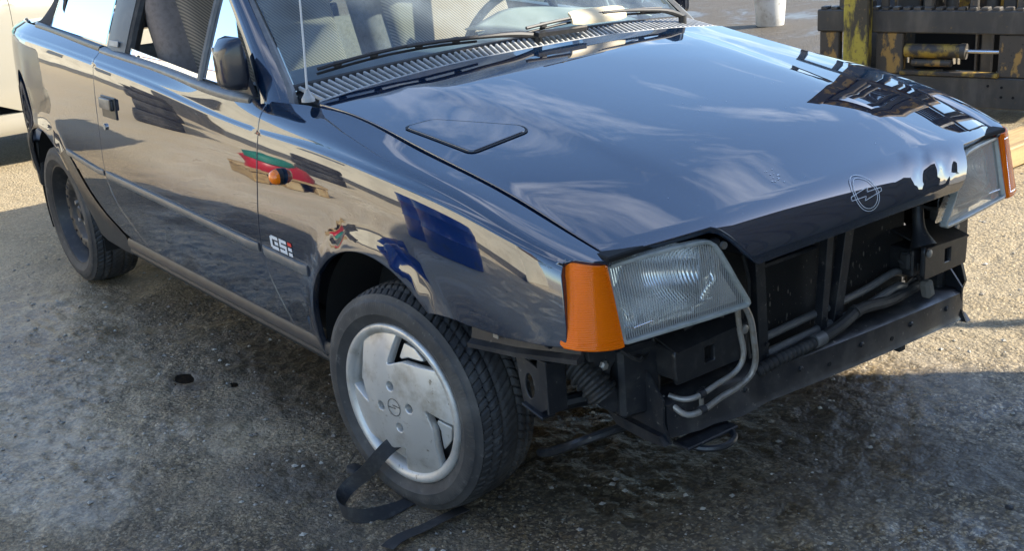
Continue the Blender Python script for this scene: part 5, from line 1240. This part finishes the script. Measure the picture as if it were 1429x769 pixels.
# ================================================================== silver cars in the background
MT['silver'] = mat('champagne_paint', (.44, .41, .33), .25, .35, .5, .8, noise=[(4, .4, .8, (.44, .42, .36), 4)])
def silver_car(name, loc, rz, label):
    r = empty(name, loc, rz, label, 'car', 'pale cars parked in the yard')
    sd_ = list(car_shell(r, MT['silver'], .06))
    for sy, fe, do, qu in sd_:
        strip_on_side('rubbing_strip', do, sy, -1.815, -.648, lambda x: .47 + 0 * x, .05, .014, MT['grey_plastic'], 12)
        V = []; xs = np.linspace(-.37, -2.1, 12)
        for x in xs:
            for dy, z in ((-.03, .325), (.006, .322), (.010, .25), (-.02, .20), (-.06, .195)):
                p = S0(np.array([x]), np.array([s_at(x, .30)]))[0]; V.append((x, sy * (p[1] + dy), z))
        MB().verts_faces(V, [(i * 5 + j, i * 5 + j + 1, (i + 1) * 5 + j + 1, (i + 1) * 5 + j) for i in range(11) for j in range(4)]).build('sill', MT['silver'], r, 40)
        MB().box((.60, sy * .50, .635), (.10, .30, .13), Matrix.Rotation(-sy * .12, 3, 'Z'), .02, 2).build('headlight', MT['lens_rim'], r)
        for (ax_, az_, ar_) in (FARCH, RARCH):
            V = []; 
            for a in np.linspace(-20, 200, 16):
                for y in (.775, .45): V.append((ax_ + (ar_ + .004) * math.cos(math.radians(a)), sy * y, az_ + (ar_ + .004) * math.sin(math.radians(a))))
            MB().verts_faces(V, [(i * 2, i * 2 + 1, i * 2 + 3, i * 2 + 2) for i in range(15)] + [tuple(i * 2 + 1 for i in range(16))]).build('wheel_arch_liner', MT['void'], r, 60)
    glazing(r, MT['silver'], MT['silver'], False)
    panel('hood', hood_outline(), H, MT['silver'], r, .06, .016, sign=1)
    # wrap-round front and rear bumpers
    for nm, x0, sg in (('front_bumper', .66, 1), ('rear_bumper', -3.10, -1)):
        V = []; prof = [(-.02, .545), (.04, .54), (.07, .50), (.075, .40), (.05, .30), (.0, .25), (-.05, .25)]
        for u in np.linspace(-1, 1, 25):
            y = .80 * u; back = .30 * max(0, abs(u) - .72) ** 1.5 / .28 ** 1.5
            for dx, z in prof: V.append((x0 + sg * (dx - back), y * (1 - .0), z))
        k = len(prof); MB().verts_faces(V, [(i * k + j, i * k + j + 1, (i + 1) * k + j + 1, (i + 1) * k + j) for i in range(24) for j in range(k - 1)]).build(nm, MT['silver'], r, 50)
    MB().box((.55, 0, .60), (.10, .7, .12), None, .01).build('grille', MT['void'], r)
    MB().box((-3.04, 0, .75), (.10, 1.30, .44), None, .04, 2).build('tailgate', MT['silver'], r)
    MB().box((-1.35, 0, .27), (2.5, 1.30, .10), None, .01).build('floor_pan', MT['void'], r); MB().box((.1, 0, .45), (.7, .95, .40), None, .02).build('engine_block', MT['void'], r)
    MB().box((-1.3, 0, .62), (1.3, 1.3, .5), None, .05).build('interior', MT['dash'], r)
    for (x, sy) in ((-.03, -1), (-.03, 1), (-2.52, -1), (-2.52, 1)): wheel_steel(r, (x, sy * .70, .278), 0 if sy < 0 else PI)
    return r
s1 = silver_car('car', (-5.85, 1.60, 0), PI / 2, 'pale champagne car parked behind the black convertible at the left edge')
s2 = copy_tree(s1); s2.location = (-5.85, 4.75, 0); s2.rotation_euler = (0, 0, math.radians(51.5)); s2['label'] = 'pale silver car far behind the hood, next to the white bucket'

# ================================================================== the rest of the yard, seen in the paint and as shade; the hall is added
MT['wall'] = mat('cream_render', (.74, .68, .53), .85, noise=[(1.2, .4, .7, (.60, .545, .42), 6), (12, .55, .75, (.52, .47, .36), 5)])
MT['container'] = mat('container_paint', (.10, .13, .16), .5, noise=[(3, .5, .75, (.13, .10, .08), 6)])
MT['hall'] = mat('sheet_metal', (.17, .155, .13), .6, noise=[(1.5, .45, .75, (.13, .11, .09), 6)])
MT['blue'] = mat('blue_paint', (.015, .06, .36), .35, 0, .5, .5, noise=[(6, .5, .75, (.05, .07, .2), 5)])
MT['redp'] = mat('red_paint', (.40, .02, .03), .4); MT['greenp'] = mat('green_sheet', (.02, .16, .12), .6)
MT['roof_tile'] = mat('roof_sheet', (.16, .10, .08), .8)
LAT = Vector((.73, -.68, 0)).normalized(); DIR = Vector((.68, .73, 0)).normalized()
def at(d, l_): v = DIR * d + LAT * l_; return (v.x, v.y, 0)
ct = empty('building', at(5.6, 3.93), math.atan2(LAT.y, LAT.x), 'tall grey hall added out of view on the right to shade the front of the car', 'building')  # added hall, its height and dark walls set for shade and fender reflections
prof = []; x = -4.05
while x < 4.0: prof += [(x, 0), (x + .14, 0), (x + .18, .04), (x + .30, .04)]; x += .34
prof.append((4.05, 0))
for sgn in (-1, 1):
    V = []
    for a, d in prof: V += [(a, sgn * (3.0 - d), .0), (a, sgn * (3.0 - d), 6.0)]
    MB().verts_faces(V, [(2 * i, 2 * i + 1, 2 * i + 3, 2 * i + 2) for i in range(len(prof) - 1)]).build('side_wall', MT['hall'], ct, 20)
for x in (-4.05, 4.05): MB().box((x, 0, 3.0), (.05, 5.9, 6.0), None, .01).build('end_wall', MT['hall'], ct)
MB().prism([(-3.15, 6.0), (-3.15, 6.1), (0, 7.0), (3.15, 6.1), (3.15, 6.0)], frame((-4.15, 0, 0), (0, 1, 0), (0, 0, 1)), 8.3).build('roof', MT['roof_tile'], ct)
dr = MB().box((1.0, -3.02, 1.9), (3.2, .10, 3.8), None, .02).build('door', MT['container'], ct); MB().box((2.4, -3.10, 1.1), (.04, .06, .3), None, .01).build('handle', MT['alu'], dr)
pole = empty('lamp_pole', at(4.4, -.50), 0, 'tall grey steel lamp pole outside the view on the right', 'lamp pole')
MB().lathe([(0, .10), (.30, .10), (.32, .036), (6.5, .028), (6.5, 0)], 20, 'Z').build('pole', MT['alu'], pole)
MB().tube([(0, 0, 6.4), (.3, .3, 6.6), (.8, .8, 6.65)], .025, 8).build('pole_arm', MT['alu'], pole); MB().box((.85, .85, 6.63), (.4, .2, .1), Matrix.Rotation(.78, 3, 'Z'), .03).build('lamp_head', MT['grey_plastic'], pole)

wb = empty('building', (-14.0, -6.0, 0), 0, 'long cream rendered building on the near side of the yard, mirrored in the doors', 'building')
MB().box((0, -2.0, 1.75), (24.0, 4.0, 3.5), None, .02).build('wall', MT['wall'], wb)
MB().prism([(-.25, 3.5), (-.25, 3.58), (-2.0, 4.5), (-4.2, 3.58), (-4.2, 3.5)], frame((-12.2, 0, 0), (0, 1, 0), (0, 0, 1)), 24.4).build('roof', MT['roof_tile'], wb)
for x in (-6.3, -2.6, 5.2):
    f_ = MB().box((x, .02, 1.9), (1.3, .06, 1.0), None, .01).build('window', MT['grey_plastic'], wb); MB().box((x, .045, 1.9), (1.14, .03, .84), None, .004).build('pane', MT['dash'], f_)
d_ = MB().box((1.6, .03, 1.15), (2.2, .08, 2.3), None, .01).build('door', MT['fork_grime'], wb); MB().box((2.4, .10, 1.05), (.04, .06, .16), None, .01).build('handle', MT['chrome'], d_)
MB().box((0, .02, .12), (24.02, .08, .24), None, .01).build('plinth', MT['grey_plastic'], wb)

for k, (dx_, dy_) in enumerate(((-2.35, -3.25), (-2.95, -3.55))):
    o = MB().lathe([(0, 0), (0, .28), (.02, .29), (.28, .285), (.30, .295), (.32, .285), (.58, .285), (.60, .295), (.62, .285), (.86, .29), (.88, .28), (.87, .27), (.87, 0)], 40, 'Z').build('steel_drum', MT['blue'], None); o.location = (dx_, dy_, 0)
    MB().tube([(.15, .05, .87), (.15, .05, .89)], .03, 12).build('drum_cap', MT['red'], o)
    tag(o, ('blue steel drum nearest the car, mirrored in the front fender', 'blue steel drum standing farther left, mirrored in the fender')[k], 'drum', 'blue drums beside the yard')
tl = None
for k, (tx_, ty_, nn_) in enumerate(((-7.6, -3.3, 4), (-8.3, -3.6, 3), (-9.6, -4.2, 5), (-6.7, -4.6, 3))):
    for q in range(nn_):
        o = bpy.data.objects.new('spare_tyre', _tyre); link(o); o.location = (tx_ + rng.uniform(-.03, .03), ty_ + rng.uniform(-.03, .03), .095 + .19 * q); o.rotation_euler = (PI / 2, 0, rng.uniform(0, 6))
        tag(o, 'worn black tyre, %s of the %s pile before the cream building' % (('lowest', 'second', 'third', 'fourth', 'topmost')[q], ('nearest short', 'right-hand', 'tall far', 'rear')[k]), 'tyre', 'tyre piles before the cream building')
rb = empty('pallet_load', (-4.6, -2.95, 0), .2, 'red and green tarpaulins heaped on a pallet, mirrored in the door', 'pallet')
for nm_, mm_, c_, r_, h_, sd_ in (('red_tarpaulin', MT['redp'], (0, 0, .13), (.19, .24), .22, 5), ('green_tarpaulin', MT['greenp'], (.05, .04, .29), (.15, .17), .12, 6)):
    o = lump(nm_, c_, r_, h_, mm_, None, None, sd_); o.parent = rb
for y in (-.22, 0, .22): MB().box((0, y, .05), (.5, .10, .10), None, .005).build('pallet_bearer', MT['timber'], rb)
for x in np.linspace(-.2, .2, 4): MB().box((x, 0, .12), (.09, .56, .022), None, .003).build('pallet_board', MT['timber'], rb)
def tree(loc, h, seed, label):
    r = np.random.default_rng(seed); t = empty('tree', loc, 0, label, 'tree', 'trees behind the cream building')
    MB().tube([(0, 0, 0), (.05, .02, h * .2), (-.04, .05, h * .45), (.02, 0, h * .7)], [.20, .16, .12, .05], 10).build('trunk', MT['bark'], t)
    V = []; Fq = []
    cl = [(r.normal(0, h * .16), r.normal(0, h * .16), h * (.66 + r.normal(0, .13)), h * r.uniform(.08, .16)) for _ in range(26)]
    for cx, cy_, cz, cr_ in cl:
        for i in range(150):
            d = r.normal(size=3); d /= np.linalg.norm(d); p = np.array([cx, cy_, cz]) + d * cr_ * r.uniform(.6, 1.05); a = r.normal(size=3); a /= np.linalg.norm(a); b = np.cross(a, d); b /= np.linalg.norm(b) + 1e-6; s = r.uniform(.06, .13)
            k = len(V); V += [p - a * s, p + b * s * .6, p + a * s, p - b * s * .6]; Fq.append((k, k + 1, k + 2, k + 3))
    raw('crown', V, Fq, MT['leaf'], t)
    MB().tube([(0, 0, h * .4), (h * .1, .1, h * .62)], [.09, .03], 8).build('limb', MT['bark'], t); MB().tube([(0, 0, h * .45), (-h * .1, -.1, h * .66)], [.08, .03], 8).build('limb', MT['bark'], t)
MT['bark'] = mat('bark', (.11, .085, .06), .9, bump=[(30, .5, .02)]); MT['leaf'] = mat('leaf', (.055, .10, .03), .6, noise=[(1.5, .4, .7, (.09, .12, .035), 3)])
tree((-14.5, -12.0, 0), 7.5, 1, 'broad green tree behind the left end of the cream building'); tree((-9.5, -12.3, 0), 8.2, 2, 'tallest green tree behind the middle of the cream building'); tree((-4.6, -11.6, 0), 7.0, 3, 'rounded green tree behind the right end of the cream building')
